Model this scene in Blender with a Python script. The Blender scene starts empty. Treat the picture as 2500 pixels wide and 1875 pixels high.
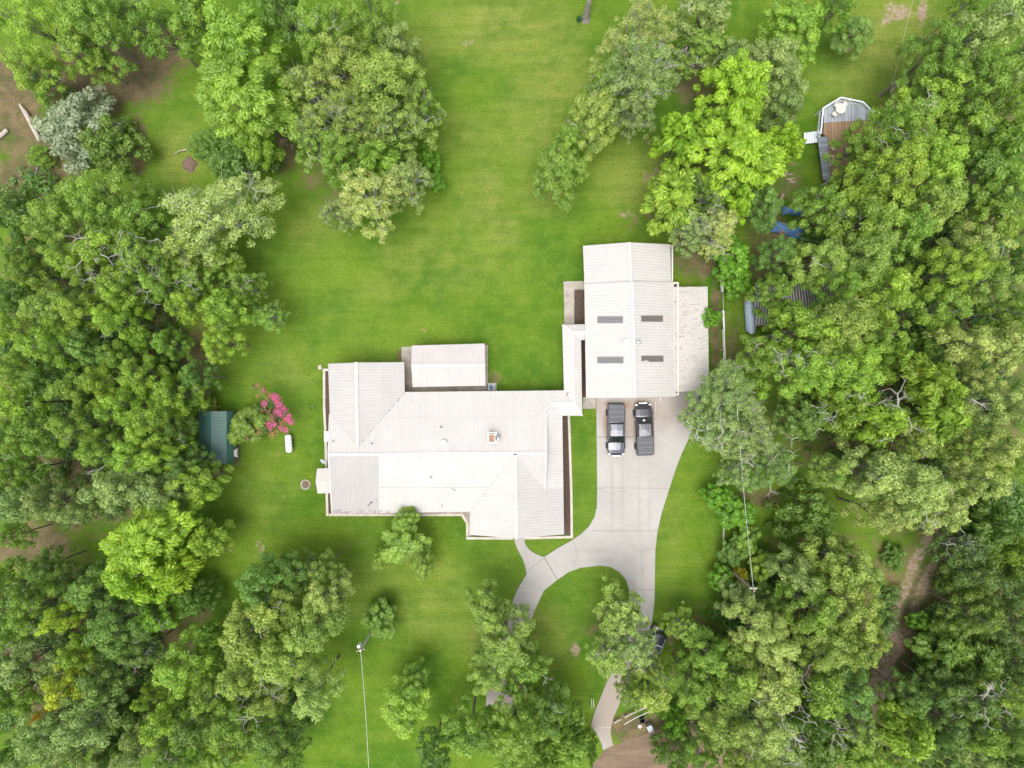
import bpy, bmesh, math, random
import numpy as np
from mathutils import Vector, Matrix
from mathutils.geometry import delaunay_2d_cdt

# ------------------------------------------------------------------ camera, sky, sun, exposure
H = 79.0            # drone height, metres
F = 1738.0          # focal length in photo pixels (photo 2500 wide)
SC = bpy.context.scene
COL = SC.collection
cam_d = bpy.data.cameras.new('camera')
cam_d.sensor_width = 36.0
cam_d.lens = 36.0 * F / 2500.0
cam_d.clip_start = 0.5
cam_d.clip_end = 3000
cam = bpy.data.objects.new('camera', cam_d)
COL.objects.link(cam)
cam.location = (0, 0, H)
cam.rotation_euler = (0, 0, 0)
SC.camera = cam

SUN_EL, SUN_AZ = 77.0, 205.0      # degrees, azimuth clockwise from north (+Y)
w = bpy.data.worlds.new('World')
SC.world = w
w.use_nodes = True
wn = w.node_tree.nodes; wl = w.node_tree.links
wn.clear()
wo = wn.new('ShaderNodeOutputWorld'); wb = wn.new('ShaderNodeBackground'); ws = wn.new('ShaderNodeTexSky')
ws.sky_type = 'NISHITA'; ws.sun_disc = False
ws.sun_elevation = math.radians(SUN_EL); ws.sun_rotation = math.radians(SUN_AZ)
ws.dust_density = 6.0; ws.air_density = 1.0; ws.ozone_density = 0.6
wb.inputs['Strength'].default_value = 0.15
whs = wn.new('ShaderNodeHueSaturation'); whs.inputs['Saturation'].default_value = 0.45   # thin white overcast
wl.new(ws.outputs[0], whs.inputs['Color']); wl.new(whs.outputs[0], wb.inputs[0]); wl.new(wb.outputs[0], wo.inputs[0])
sun_d = bpy.data.lights.new('sun', 'SUN')
sun_d.energy = 1.15; sun_d.angle = math.radians(38); sun_d.color = (1.0, 0.97, 0.92)
sun = bpy.data.objects.new('sun', sun_d); COL.objects.link(sun)
el, az = math.radians(SUN_EL), math.radians(SUN_AZ)
sdir = Vector((math.sin(az) * math.cos(el), math.cos(az) * math.cos(el), math.sin(el)))
sun.rotation_euler = sdir.to_track_quat('Z', 'Y').to_euler()
SC.view_settings.view_transform = 'Standard'
SC.view_settings.look = 'None'
SC.view_settings.exposure = 0.68
SC.view_settings.gamma = 1.0
SC.view_settings.use_curve_mapping = False

# ------------------------------------------------------------------ helpers
def P(px, py, z=0.0):
    """real position of something seen at photo pixel (px, py) that stands z metres high"""
    k = (H - z) / F
    return Vector(((px - 1250) * k, (937.5 - py) * k, z))

def tag(o, label=None, cat=None, group=None, kind=None):
    if label: o['label'] = label
    if cat: o['category'] = cat
    if group: o['group'] = group
    if kind: o['kind'] = kind
    return o

def empty(name, loc, rz=0.0):
    o = bpy.data.objects.new(name, None); COL.objects.link(o)
    o.empty_display_size = 0.3
    o.location = loc; o.rotation_euler = (0, 0, rz)
    return o

def link_mesh(name, me, parent=None):
    o = bpy.data.objects.new(name, me); COL.objects.link(o)
    if parent: o.parent = parent
    return o

class MB:
    """collects shapes and links them as ONE mesh object"""
    def __init__(s): s.v = []; s.f = []; s.m = []; s.uv = []
    def add(s, vs, fs, m=0, uv=None):
        b = len(s.v); s.v += [tuple(v) for v in vs]
        for f in fs: s.f.append([b + i for i in f]); s.m.append(m)
        s.uv += (uv if uv else [(v[0], v[1]) for v in vs])
        return s
    def box(s, c, size, rz=0.0, m=0, taper=1.0, rot=None):
        hx, hy, hz = size[0] / 2, size[1] / 2, size[2] / 2
        R = rot if rot else Matrix.Rotation(rz, 3, 'Z')
        vs = []
        for z, t in ((-hz, 1.0), (hz, taper)):
            for x, y in ((-hx, -hy), (hx, -hy), (hx, hy), (-hx, hy)):
                vs.append(Vector(c) + R @ Vector((x * t, y * t, z)))
        return s.add(vs, [(3, 2, 1, 0), (4, 5, 6, 7), (0, 1, 5, 4), (1, 2, 6, 5), (2, 3, 7, 6), (3, 0, 4, 7)], m)
    def bar(s, a, b, wd, hg, m=0):
        a = Vector(a); b = Vector(b); d = b - a; L = d.length
        if L < 1e-6: return s
        q = d.to_track_quat('X', 'Z').to_matrix()
        return s.box((a + b) / 2, (L, wd, hg), rot=q, m=m)
    def tube(s, pts, rads, n=8, m=0, cap=True):
        pts = [Vector(p) for p in pts]; b = len(s.v); fr = None
        for i, p in enumerate(pts):
            d = (pts[min(i + 1, len(pts) - 1)] - pts[max(i - 1, 0)]).normalized()
            if fr is None:
                up = Vector((0, 0, 1)) if abs(d.z) < 0.9 else Vector((1, 0, 0))
                fr = d.cross(up).normalized()
            fr = (fr - d * fr.dot(d)).normalized(); g = d.cross(fr)
            for k in range(n):
                a = 2 * math.pi * k / n
                q = p + (fr * math.cos(a) + g * math.sin(a)) * rads[i]
                s.v.append(tuple(q)); s.uv.append((k / n, i))
        for i in range(len(pts) - 1):
            for k in range(n):
                k2 = (k + 1) % n
                s.f.append([b + i * n + k, b + i * n + k2, b + (i + 1) * n + k2, b + (i + 1) * n + k]); s.m.append(m)
        if cap:
            s.f.append([b + k for k in range(n)][::-1]); s.m.append(m)
            e = b + (len(pts) - 1) * n
            s.f.append([e + k for k in range(n)]); s.m.append(m)
        return s
    def lathe(s, c, prof, n=20, m=0, axis='Z', rz=0.0):
        """prof = [(radius, along)]"""
        b = len(s.v); R = Matrix.Rotation(rz, 3, 'Z')
        for r, h in prof:
            for k in range(n):
                a = 2 * math.pi * k / n
                if axis == 'Z': v = Vector((r * math.cos(a), r * math.sin(a), h))
                elif axis == 'X': v = Vector((h, r * math.cos(a), r * math.sin(a)))
                else: v = Vector((r * math.sin(a), h, r * math.cos(a)))
                s.v.append(tuple(Vector(c) + R @ v)); s.uv.append((k / n, h))
        for i in range(len(prof) - 1):
            for k in range(n):
                k2 = (k + 1) % n
                s.f.append([b + i * n + k, b + i * n + k2, b + (i + 1) * n + k2, b + (i + 1) * n + k]); s.m.append(m)
        s.f.append([b + k for k in range(n)][::-1]); s.m.append(m)
        e = b + (len(prof) - 1) * n
        s.f.append([e + k for k in range(n)]); s.m.append(m)
        return s
    def build(s, name, mats, parent=None, smooth=False, origin=None, bevel=0.0):
        me = bpy.data.meshes.new(name)
        vs = s.v
        if origin is not None: vs = [(v[0] - origin[0], v[1] - origin[1], v[2] - origin[2]) for v in vs]
        me.from_pydata(vs, [], s.f)
        for mt in (mats if isinstance(mats, (list, tuple)) else [mats]): me.materials.append(mt)
        me.polygons.foreach_set('material_index', s.m)
        uvl = me.uv_layers.new(name='UVMap')
        li = np.empty(len(me.loops), dtype=np.int32); me.loops.foreach_get('vertex_index', li)
        uv = np.array(s.uv, dtype=np.float32)[li]
        uvl.data.foreach_set('uv', uv.ravel())
        bm = bmesh.new(); bm.from_mesh(me); bmesh.ops.recalc_face_normals(bm, faces=bm.faces)
        if bevel > 0:
            bmesh.ops.bevel(bm, geom=list(bm.edges), offset=bevel, segments=2, affect='EDGES', clamp_overlap=True)
        bm.to_mesh(me); bm.free()
        if smooth: me.shade_smooth()
        me.update()
        o = link_mesh(name, me, parent)
        if origin is not None and parent is None: o.location = origin
        return o

# ------------------------------------------------------------------ materials
def newmat(name):
    m = bpy.data.materials.new(name); m.use_nodes = True
    nt = m.node_tree; nt.nodes.clear()
    out = nt.nodes.new('ShaderNodeOutputMaterial'); b = nt.nodes.new('ShaderNodeBsdfPrincipled')
    nt.links.new(b.outputs[0], out.inputs[0])
    return m, nt, b, out

def N(nt, t, **kw):
    n = nt.nodes.new(t)
    for k, v in kw.items():
        if k.startswith('i_'):
            key = k[2:]
            n.inputs[int(key) if key.isdigit() else key.replace('_', ' ')].default_value = v
        else: setattr(n, k, v)
    return n

def noise(nt, vec, scale, detail=4, rough=0.6, dist=0.0):
    n = N(nt, 'ShaderNodeTexNoise'); n.inputs['Scale'].default_value = scale
    n.inputs['Detail'].default_value = detail; n.inputs['Roughness'].default_value = rough
    n.inputs['Distortion'].default_value = dist
    if vec is not None: nt.links.new(vec, n.inputs['Vector'])
    return n.outputs['Fac']

def ramp(nt, fac, a, b, lo=0.0, hi=1.0):
    n = N(nt, 'ShaderNodeMapRange'); n.clamp = True
    n.inputs['From Min'].default_value = a; n.inputs['From Max'].default_value = b
    n.inputs['To Min'].default_value = lo; n.inputs['To Max'].default_value = hi
    nt.links.new(fac, n.inputs['Value'])
    return n.outputs['Result']

def mix(nt, fac, a, b, mode='MIX'):
    n = N(nt, 'ShaderNodeMix', data_type='RGBA', blend_type=mode)
    for s, v in ((n.inputs['Factor'], fac), (n.inputs['A'], a), (n.inputs['B'], b)):
        if isinstance(v, (int, float)): s.default_value = v
        elif isinstance(v, tuple): s.default_value = (v[0], v[1], v[2], 1)
        else: nt.links.new(v, s)
    return n.outputs['Result']

def mth(nt, op, a, b=None):
    n = N(nt, 'ShaderNodeMath', operation=op)
    for i, v in enumerate((a, b)):
        if v is None: continue
        if isinstance(v, (int, float)): n.inputs[i].default_value = v
        else: nt.links.new(v, n.inputs[i])
    return n.outputs[0]

def bump(nt, h, strength, dist, b):
    n = N(nt, 'ShaderNodeBump'); n.inputs['Strength'].default_value = strength
    n.inputs['Distance'].default_value = dist
    nt.links.new(h, n.inputs['Height']); nt.links.new(n.outputs[0], b.inputs['Normal'])

def geo(nt): return N(nt, 'ShaderNodeNewGeometry').outputs['Position']
def objc(nt): return N(nt, 'ShaderNodeTexCoord').outputs['Object']

def simple(name, col, rough=0.7, metal=0.0, var=0.15, scale=3.0, coat=0.0, spec=0.5):
    m, nt, b, o = newmat(name)
    f = noise(nt, geo(nt), scale, 5)
    c = mix(nt, ramp(nt, f, 0.3, 0.7), tuple(x * (1 - var) for x in col), tuple(min(1, x * (1 + var)) for x in col))
    nt.links.new(c, b.inputs['Base Color'])
    b.inputs['Roughness'].default_value = rough; b.inputs['Metallic'].default_value = metal
    b.inputs['Coat Weight'].default_value = coat; b.inputs['Specular IOR Level'].default_value = spec
    return m

def ribbed(name, col, dirt=0.25, pitch=0.30, rust=0.0, ribcol=None, rough=0.8):
    """sheet-metal roofing: raised ribs every `pitch` metres along UV u, streaky dirt down the sheet, shade lines painted beside the ribs"""
    m, nt, b, o = newmat(name)
    uv = N(nt, 'ShaderNodeUVMap').outputs[0]
    sx = N(nt, 'ShaderNodeSeparateXYZ'); nt.links.new(uv, sx.inputs[0])
    fr = mth(nt, 'FRACT', mth(nt, 'DIVIDE', sx.outputs[0], pitch))
    d = mth(nt, 'ABSOLUTE', mth(nt, 'SUBTRACT', fr, 0.5))
    rib = ramp(nt, d, 0.36, 0.47)                 # 1 on the rib
    foot = ramp(nt, mth(nt, 'ABSOLUTE', mth(nt, 'SUBTRACT', d, 0.33)), 0.0, 0.07, 1.0, 0.0)  # band on either side of the rib where its shade is painted
    sheet = mth(nt, 'FLOOR', mth(nt, 'DIVIDE', sx.outputs[0], 0.91))
    wn_ = N(nt, 'ShaderNodeTexWhiteNoise', noise_dimensions='1D'); nt.links.new(sheet, wn_.inputs['W'])
    # streaks run down the slope: stretch the noise along v
    st = N(nt, 'ShaderNodeCombineXYZ'); nt.links.new(mth(nt, 'MULTIPLY', sx.outputs[0], 5.0), st.inputs[0])
    nt.links.new(mth(nt, 'MULTIPLY', sx.outputs[1], 0.5), st.inputs[1])
    s1 = noise(nt, st.outputs[0], 1.0, 6, 0.65)
    big = noise(nt, geo(nt), 0.35, 3)
    base = mix(nt, ramp(nt, big, 0.35, 0.65), tuple(x * 0.94 for x in col), col)
    base = mix(nt, ramp(nt, wn_.outputs['Value'], 0, 1, 0.0, 0.05), base, tuple(x * 0.55 for x in col))
    base = mix(nt, mth(nt, 'MULTIPLY', ramp(nt, s1, 0.45, 0.75), dirt), base, (0.30, 0.27, 0.24))
    base = mix(nt, mth(nt, 'MULTIPLY', foot, 0.58 + dirt * 0.4), base, (0.33, 0.31, 0.29))  # rib shading painted as dark lines, stronger with a higher dirt amount
    if ribcol: base = mix(nt, rib, base, ribcol)
    if rust > 0:
        r1 = noise(nt, st.outputs[0], 2.2, 8, 0.75, 1.0)
        r2 = noise(nt, geo(nt), 0.5, 3)
        mk = mth(nt, 'MULTIPLY', ramp(nt, r1, 0.56, 0.60), ramp(nt, r2, 0.40, 0.50))
        base = mix(nt, mth(nt, 'MULTIPLY', mk, rust), base, (0.08, 0.06, 0.05))
    nt.links.new(base, b.inputs['Base Color'])
    b.inputs['Roughness'].default_value = rough; b.inputs['Specular IOR Level'].default_value = 0.25
    bump(nt, rib, 0.7, 0.025, b)
    return m

M = {}
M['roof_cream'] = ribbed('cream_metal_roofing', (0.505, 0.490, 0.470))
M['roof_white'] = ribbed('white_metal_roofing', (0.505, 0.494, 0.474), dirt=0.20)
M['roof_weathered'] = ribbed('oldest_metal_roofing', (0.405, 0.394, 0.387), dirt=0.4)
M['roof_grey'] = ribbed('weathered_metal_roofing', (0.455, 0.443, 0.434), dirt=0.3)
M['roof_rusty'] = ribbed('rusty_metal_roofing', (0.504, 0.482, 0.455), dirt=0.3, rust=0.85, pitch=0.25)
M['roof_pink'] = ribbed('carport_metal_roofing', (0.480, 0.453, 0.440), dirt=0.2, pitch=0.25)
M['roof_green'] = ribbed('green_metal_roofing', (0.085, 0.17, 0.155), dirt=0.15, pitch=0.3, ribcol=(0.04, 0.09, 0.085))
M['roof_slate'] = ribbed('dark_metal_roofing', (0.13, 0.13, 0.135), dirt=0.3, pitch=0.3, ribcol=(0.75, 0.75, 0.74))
M['trim'] = simple('painted_trim', (0.529, 0.507, 0.470), 0.5, var=0.05)
M['cap'] = simple('ridge_cap_metal', (0.515, 0.500, 0.480), 0.8, var=0.04, spec=0.25)
M['wall'] = simple('painted_siding', (0.55, 0.52, 0.46), 0.8, var=0.06)
M['brick'] = simple('brick_wall', (0.30, 0.17, 0.12), 0.9, var=0.25, scale=9)
M['glass'] = simple('window_glass', (0.03, 0.035, 0.04), 0.08, var=0.1)
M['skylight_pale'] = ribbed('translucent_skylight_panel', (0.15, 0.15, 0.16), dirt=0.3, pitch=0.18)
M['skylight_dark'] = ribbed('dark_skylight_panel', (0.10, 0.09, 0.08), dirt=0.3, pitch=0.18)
M['concrete_curb'] = simple('curb_concrete', (0.50, 0.46, 0.40), 0.9, var=0.18, scale=2)
M['mulch'] = simple('bark_mulch', (0.085, 0.06, 0.045), 1.0, var=0.5, scale=9)
M['steel'] = simple('galvanised_steel', (0.5, 0.51, 0.52), 0.4, 0.6, 0.12)
M['white_paint'] = simple('white_paint', (0.686, 0.686, 0.669), 0.45, var=0.05)
M['tank'] = simple('tank_paint', (0.72, 0.75, 0.78), 0.35, var=0.04)
M['dark_metal'] = simple('dark_metal', (0.035, 0.035, 0.04), 0.5, 0.3)
M['wood'] = simple('weathered_timber', (0.32, 0.26, 0.20), 0.9, var=0.3, scale=6)
M['pole_wood'] = simple('utility_pole_wood', (0.28, 0.22, 0.17), 0.9, var=0.25, scale=5)
M['dead_wood'] = simple('bleached_dead_wood', (0.42, 0.37, 0.32), 0.9, var=0.3, scale=7)
M['blue_tarp'] = simple('blue_tarp', (0.09, 0.24, 0.50), 0.45, var=0.25, scale=2.5)
M['red'] = simple('red_plastic', (0.5, 0.04, 0.03), 0.5)
M['dish'] = simple('dish_grey', (0.38, 0.42, 0.46), 0.5)
M['soil'] = simple('bare_soil', (0.17, 0.12, 0.085), 1.0, var=0.4, scale=8)
M['wire'] = simple('wire_aluminium', (0.55, 0.56, 0.55), 0.5, 0.3)
M['plastic_white'] = simple('garden_plastic', (0.648, 0.621, 0.558), 0.5, var=0.05)
M['twig_brown'] = simple('twig_brown', (0.06, 0.05, 0.04), 0.9)

def bark_mat(name, col):
    m, nt, b, o = newmat(name)
    mp = N(nt, 'ShaderNodeMapping'); mp.inputs['Scale'].default_value = (6, 6, 1.2)
    nt.links.new(objc(nt), mp.inputs['Vector'])
    f = noise(nt, mp.outputs[0], 1.5, 6, 0.7)
    c = mix(nt, ramp(nt, f, 0.35, 0.65), tuple(x * 0.5 for x in col), col)
    nt.links.new(c, b.inputs['Base Color']); b.inputs['Roughness'].default_value = 0.95
    bump(nt, f, 0.5, 0.05, b)
    return m
M['bark'] = bark_mat('grey_bark', (0.30, 0.27, 0.235))
M['bark_pale'] = bark_mat('pale_bark', (0.52, 0.50, 0.46))

def leaf_mat(name, fixed=None, trans=0.38, rough=0.5):
    """leaf colour = the tree's own object colour varied leaf by leaf and clump by clump"""
    m, nt, b, o = newmat(name)
    at = N(nt, 'ShaderNodeAttribute', attribute_name='tint'); tint = at.outputs['Fac']
    if fixed is None: base = N(nt, 'ShaderNodeObjectInfo').outputs['Color']
    else:
        rgb = N(nt, 'ShaderNodeRGB'); rgb.outputs[0].default_value = (*fixed, 1); base = rgb.outputs[0]
    dk = mix(nt, 1.0, base, (0.58, 0.66, 0.58), 'MULTIPLY')
    lt = mix(nt, 1.0, base, (1.55, 1.40, 1.40), 'MULTIPLY')
    c = mix(nt, tint, dk, lt)
    nt.links.new(c, b.inputs['Base Color'])
    b.inputs['Roughness'].default_value = 0.45; b.inputs['Specular IOR Level'].default_value = 0.5
    tr = N(nt, 'ShaderNodeBsdfTranslucent')
    tc = mix(nt, 1.0, c, (1.15, 1.25, 0.5), 'MULTIPLY'); nt.links.new(tc, tr.inputs['Color'])
    ms = N(nt, 'ShaderNodeMixShader'); ms.inputs[0].default_value = trans
    nt.links.new(b.outputs[0], ms.inputs[1]); nt.links.new(tr.outputs[0], ms.inputs[2])
    nt.links.new(ms.outputs[0], o.inputs[0])
    return m
M['leaf'] = leaf_mat('leaf')
M['blossom'] = leaf_mat('pink_blossom', (0.58, 0.11, 0.29), 0.25)
M['blossom_dull'] = leaf_mat('faded_blossom', (0.40, 0.15, 0.13), 0.25)

def ell(nt, pos, px, py, rx, ry, soft=0.5, z=0.0, warp=None):
    """0..1 mask of an ellipse on the ground, centre and radii given in photo pixels"""
    c = P(px, py, z); k = (H - z) / F
    s = N(nt, 'ShaderNodeVectorMath', operation='SUBTRACT'); nt.links.new(pos, s.inputs[0]); s.inputs[1].default_value = (c.x, c.y, 0)
    d = N(nt, 'ShaderNodeVectorMath', operation='MULTIPLY'); nt.links.new(s.outputs[0], d.inputs[0])
    d.inputs[1].default_value = (1 / (rx * k), 1 / (ry * k), 0)
    l = N(nt, 'ShaderNodeVectorMath', operation='LENGTH'); nt.links.new(d.outputs[0], l.inputs[0])
    v = l.outputs['Value']
    if warp is not None: v = mth(nt, 'ADD', v, warp)
    return ramp(nt, v, 1 - soft, 1 + soft * 0.4, 1.0, 0.0)

def ground_mat():
    m, nt, b, o = newmat('ground')
    pos = geo(nt)
    def A(n): return N(nt, 'ShaderNodeAttribute', attribute_name=n).outputs['Fac']
    lit, bare, yel = A('litter'), A('bare'), A('yellow')
    n1 = noise(nt, pos, 0.13, 5, 0.6, 0.4); n2 = noise(nt, pos, 0.6, 6, 0.65); n3 = noise(nt, pos, 6.0, 5, 0.7)
    n4 = noise(nt, pos, 2.2, 6, 0.7)
    mp = N(nt, 'ShaderNodeMapping'); mp.inputs['Scale'].default_value = (0.12, 1.1, 1); nt.links.new(pos, mp.inputs['Vector'])
    mow = noise(nt, mp.outputs[0], 1.0, 4, 0.6, 0.3)
    n0 = noise(nt, pos, 0.045, 4, 0.55, 0.8)
    g = mix(nt, ramp(nt, n1, 0.38, 0.62), (0.0626, 0.1518, 0.0126), (0.1426, 0.2309, 0.0168))
    g = mix(nt, mth(nt, 'MULTIPLY', ramp(nt, n0, 0.42, 0.62), 0.40), g, (0.1782, 0.2652, 0.0368))
    g = mix(nt, mth(nt, 'MULTIPLY', ramp(nt, n2, 0.46, 0.66), 0.6), g, (0.1858, 0.2652, 0.0378))
    g = mix(nt, mth(nt, 'MULTIPLY', yel, ramp(nt, n2, 0.3, 0.6, 0.3, 1.0)), g, (0.2646, 0.2829, 0.0683))
    g = mix(nt, ramp(nt, mow, 0.44, 0.62, 0.0, 0.25), g, (0.0486, 0.1248, 0.0126))
    weed = mth(nt, 'MULTIPLY', ramp(nt, n4, 0.56, 0.66), ramp(nt, n1, 0.45, 0.62))
    g = mix(nt, mth(nt, 'MULTIPLY', weed, 0.55), g, (0.2538, 0.2548, 0.0945))
    clov = mth(nt, 'MULTIPLY', ramp(nt, n4, 0.44, 0.34), ramp(nt, n2, 0.52, 0.40))
    g = mix(nt, mth(nt, 'MULTIPLY', clov, 0.5), g, (0.0378, 0.1092, 0.0210))
    g = mix(nt, ramp(nt, n3, 0.36, 0.62, 0.60, 0.0), g, (0.0367, 0.0884, 0.0105))
    lc = mix(nt, ramp(nt, n2, 0.40, 0.60), (0.1161, 0.0860, 0.0585), (0.2150, 0.1634, 0.0903))
    lc = mix(nt, ramp(nt, n3, 0.40, 0.62, 0.0, 0.6), lc, (0.0602, 0.0516, 0.0258))
    lc = mix(nt, ramp(nt, n4, 0.50, 0.62, 0.0, 0.5), lc, (0.1075, 0.1419, 0.0301))
    ml = ramp(nt, mth(nt, 'ADD', lit, mth(nt, 'MULTIPLY', mth(nt, 'SUBTRACT', mth(nt, 'ADD', n2, n4), 1.0), 2.4)), 0.22, 0.80)
    ml = mth(nt, 'MULTIPLY', ml, ramp(nt, lit, 0.02, 0.30))
    c = mix(nt, ml, g, lc)
    bc = mix(nt, ramp(nt, n4, 0.3, 0.7), (0.2322, 0.1634, 0.1118), (0.3612, 0.2838, 0.2150))
    mb = ramp(nt, mth(nt, 'ADD', bare, mth(nt, 'MULTIPLY', mth(nt, 'SUBTRACT', mth(nt, 'ADD', n2, n4), 1.0), 2.2)), 0.35, 0.85)
    mb = mth(nt, 'MULTIPLY', mb, ramp(nt, bare, 0.02, 0.30))
    c = mix(nt, mb, c, bc)
    nt.links.new(c, b.inputs['Base Color']); b.inputs['Roughness'].default_value = 1.0
    b.inputs['Specular IOR Level'].default_value = 0.1
    bump(nt, mth(nt, 'ADD', mth(nt, 'MULTIPLY', n3, 0.5), n4), 0.8, 0.10, b)
    return m
M['ground'] = ground_mat()

def concrete_mat():
    m, nt, b, o = newmat('driveway_concrete')
    pos = geo(nt); n1 = noise(nt, pos, 0.25, 5, 0.6, 0.5); n2 = noise(nt, pos, 1.5, 6, 0.65); n3 = noise(nt, pos, 12, 4)
    wv = mth(nt, 'MULTIPLY', mth(nt, 'SUBTRACT', n1, 0.5), 1.2)
    c = mix(nt, ramp(nt, n1, 0.3, 0.7), (0.3360, 0.3234, 0.3024), (0.4074, 0.3948, 0.3738))
    c = mix(nt, ramp(nt, n2, 0.45, 0.75, 0, 0.35), c, (0.3192, 0.2940, 0.2604))
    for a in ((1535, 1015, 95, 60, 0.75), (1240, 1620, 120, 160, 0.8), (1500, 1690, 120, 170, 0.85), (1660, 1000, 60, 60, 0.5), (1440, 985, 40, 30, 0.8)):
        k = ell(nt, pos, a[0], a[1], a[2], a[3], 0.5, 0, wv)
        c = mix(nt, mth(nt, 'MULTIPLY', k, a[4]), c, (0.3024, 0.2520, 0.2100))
    for a in ((1494, 1190, 5, 110, .35), (1520, 1190, 5, 110, .30), (1560, 1230, 5, 90, .30), (1586, 1230, 5, 90, .28), (1440, 1345, 60, 6, .25), (1455, 1368, 55, 5, .22), (1568, 1400, 5, 70, .3), (1548, 1420, 5, 60, .25)):
        k = ell(nt, pos, a[0], a[1], a[2], a[3], 0.9, 0, wv)
        c = mix(nt, mth(nt, 'MULTIPLY', k, a[4]), c, (0.25, 0.235, 0.21))
    for a in ((1530, 988, 16, 14), (1480, 985, 14, 12), (1560, 980, 12, 8), (1478, 1035, 8, 30)):
        k = ell(nt, pos, a[0], a[1], a[2], a[3], 0.8, 0, wv)
        c = mix(nt, mth(nt, 'MULTIPLY', k, 0.55), c, (0.2520, 0.1260, 0.0672))
    c = mix(nt, ramp(nt, n3, 0.4, 0.7, 0, 0.18), c, (0.2100, 0.1932, 0.1764))
    nt.links.new(c, b.inputs['Base Color']); b.inputs['Roughness'].default_value = 0.9
    bump(nt, n3, 0.2, 0.01, b)
    return m
M['concrete'] = concrete_mat()
M['patio'] = simple('patio_concrete', (0.33, 0.30, 0.26), 0.9, var=0.25, scale=1.2)
M['joint'] = simple('joint_filler', (0.20, 0.18, 0.155), 1.0, var=0.3)
M['joint_pale'] = simple('joint_pale', (0.44, 0.41, 0.37), 1.0, var=0.1)

def dirt_mat():
    m, nt, b, o = newmat('dirt_road')
    pos = geo(nt)
    mp = N(nt, 'ShaderNodeMapping'); mp.inputs['Rotation'].default_value = (0, 0, math.radians(-22)); mp.inputs['Scale'].default_value = (0.3, 2.4, 1)
    nt.links.new(pos, mp.inputs['Vector'])
    t = noise(nt, mp.outputs[0], 0.9, 5, 0.65, 0.4); n2 = noise(nt, pos, 1.2, 6, 0.7); n3 = noise(nt, pos, 9, 5)
    c = mix(nt, ramp(nt, t, 0.35, 0.65), (0.1326, 0.0925, 0.0595), (0.2106, 0.1517, 0.1015))
    c = mix(nt, ramp(nt, n2, 0.5, 0.7, 0, 0.5), c, (0.2340, 0.1850, 0.1330))
    c = mix(nt, ramp(nt, n3, 0.4, 0.7, 0, 0.35), c, (0.1170, 0.0814, 0.0560))
    nt.links.new(c, b.inputs['Base Color']); b.inputs['Roughness'].default_value = 1.0
    bump(nt, mth(nt, 'ADD', n2, n3), 0.6, 0.06, b)
    return m
M['dirt'] = dirt_mat()
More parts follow.
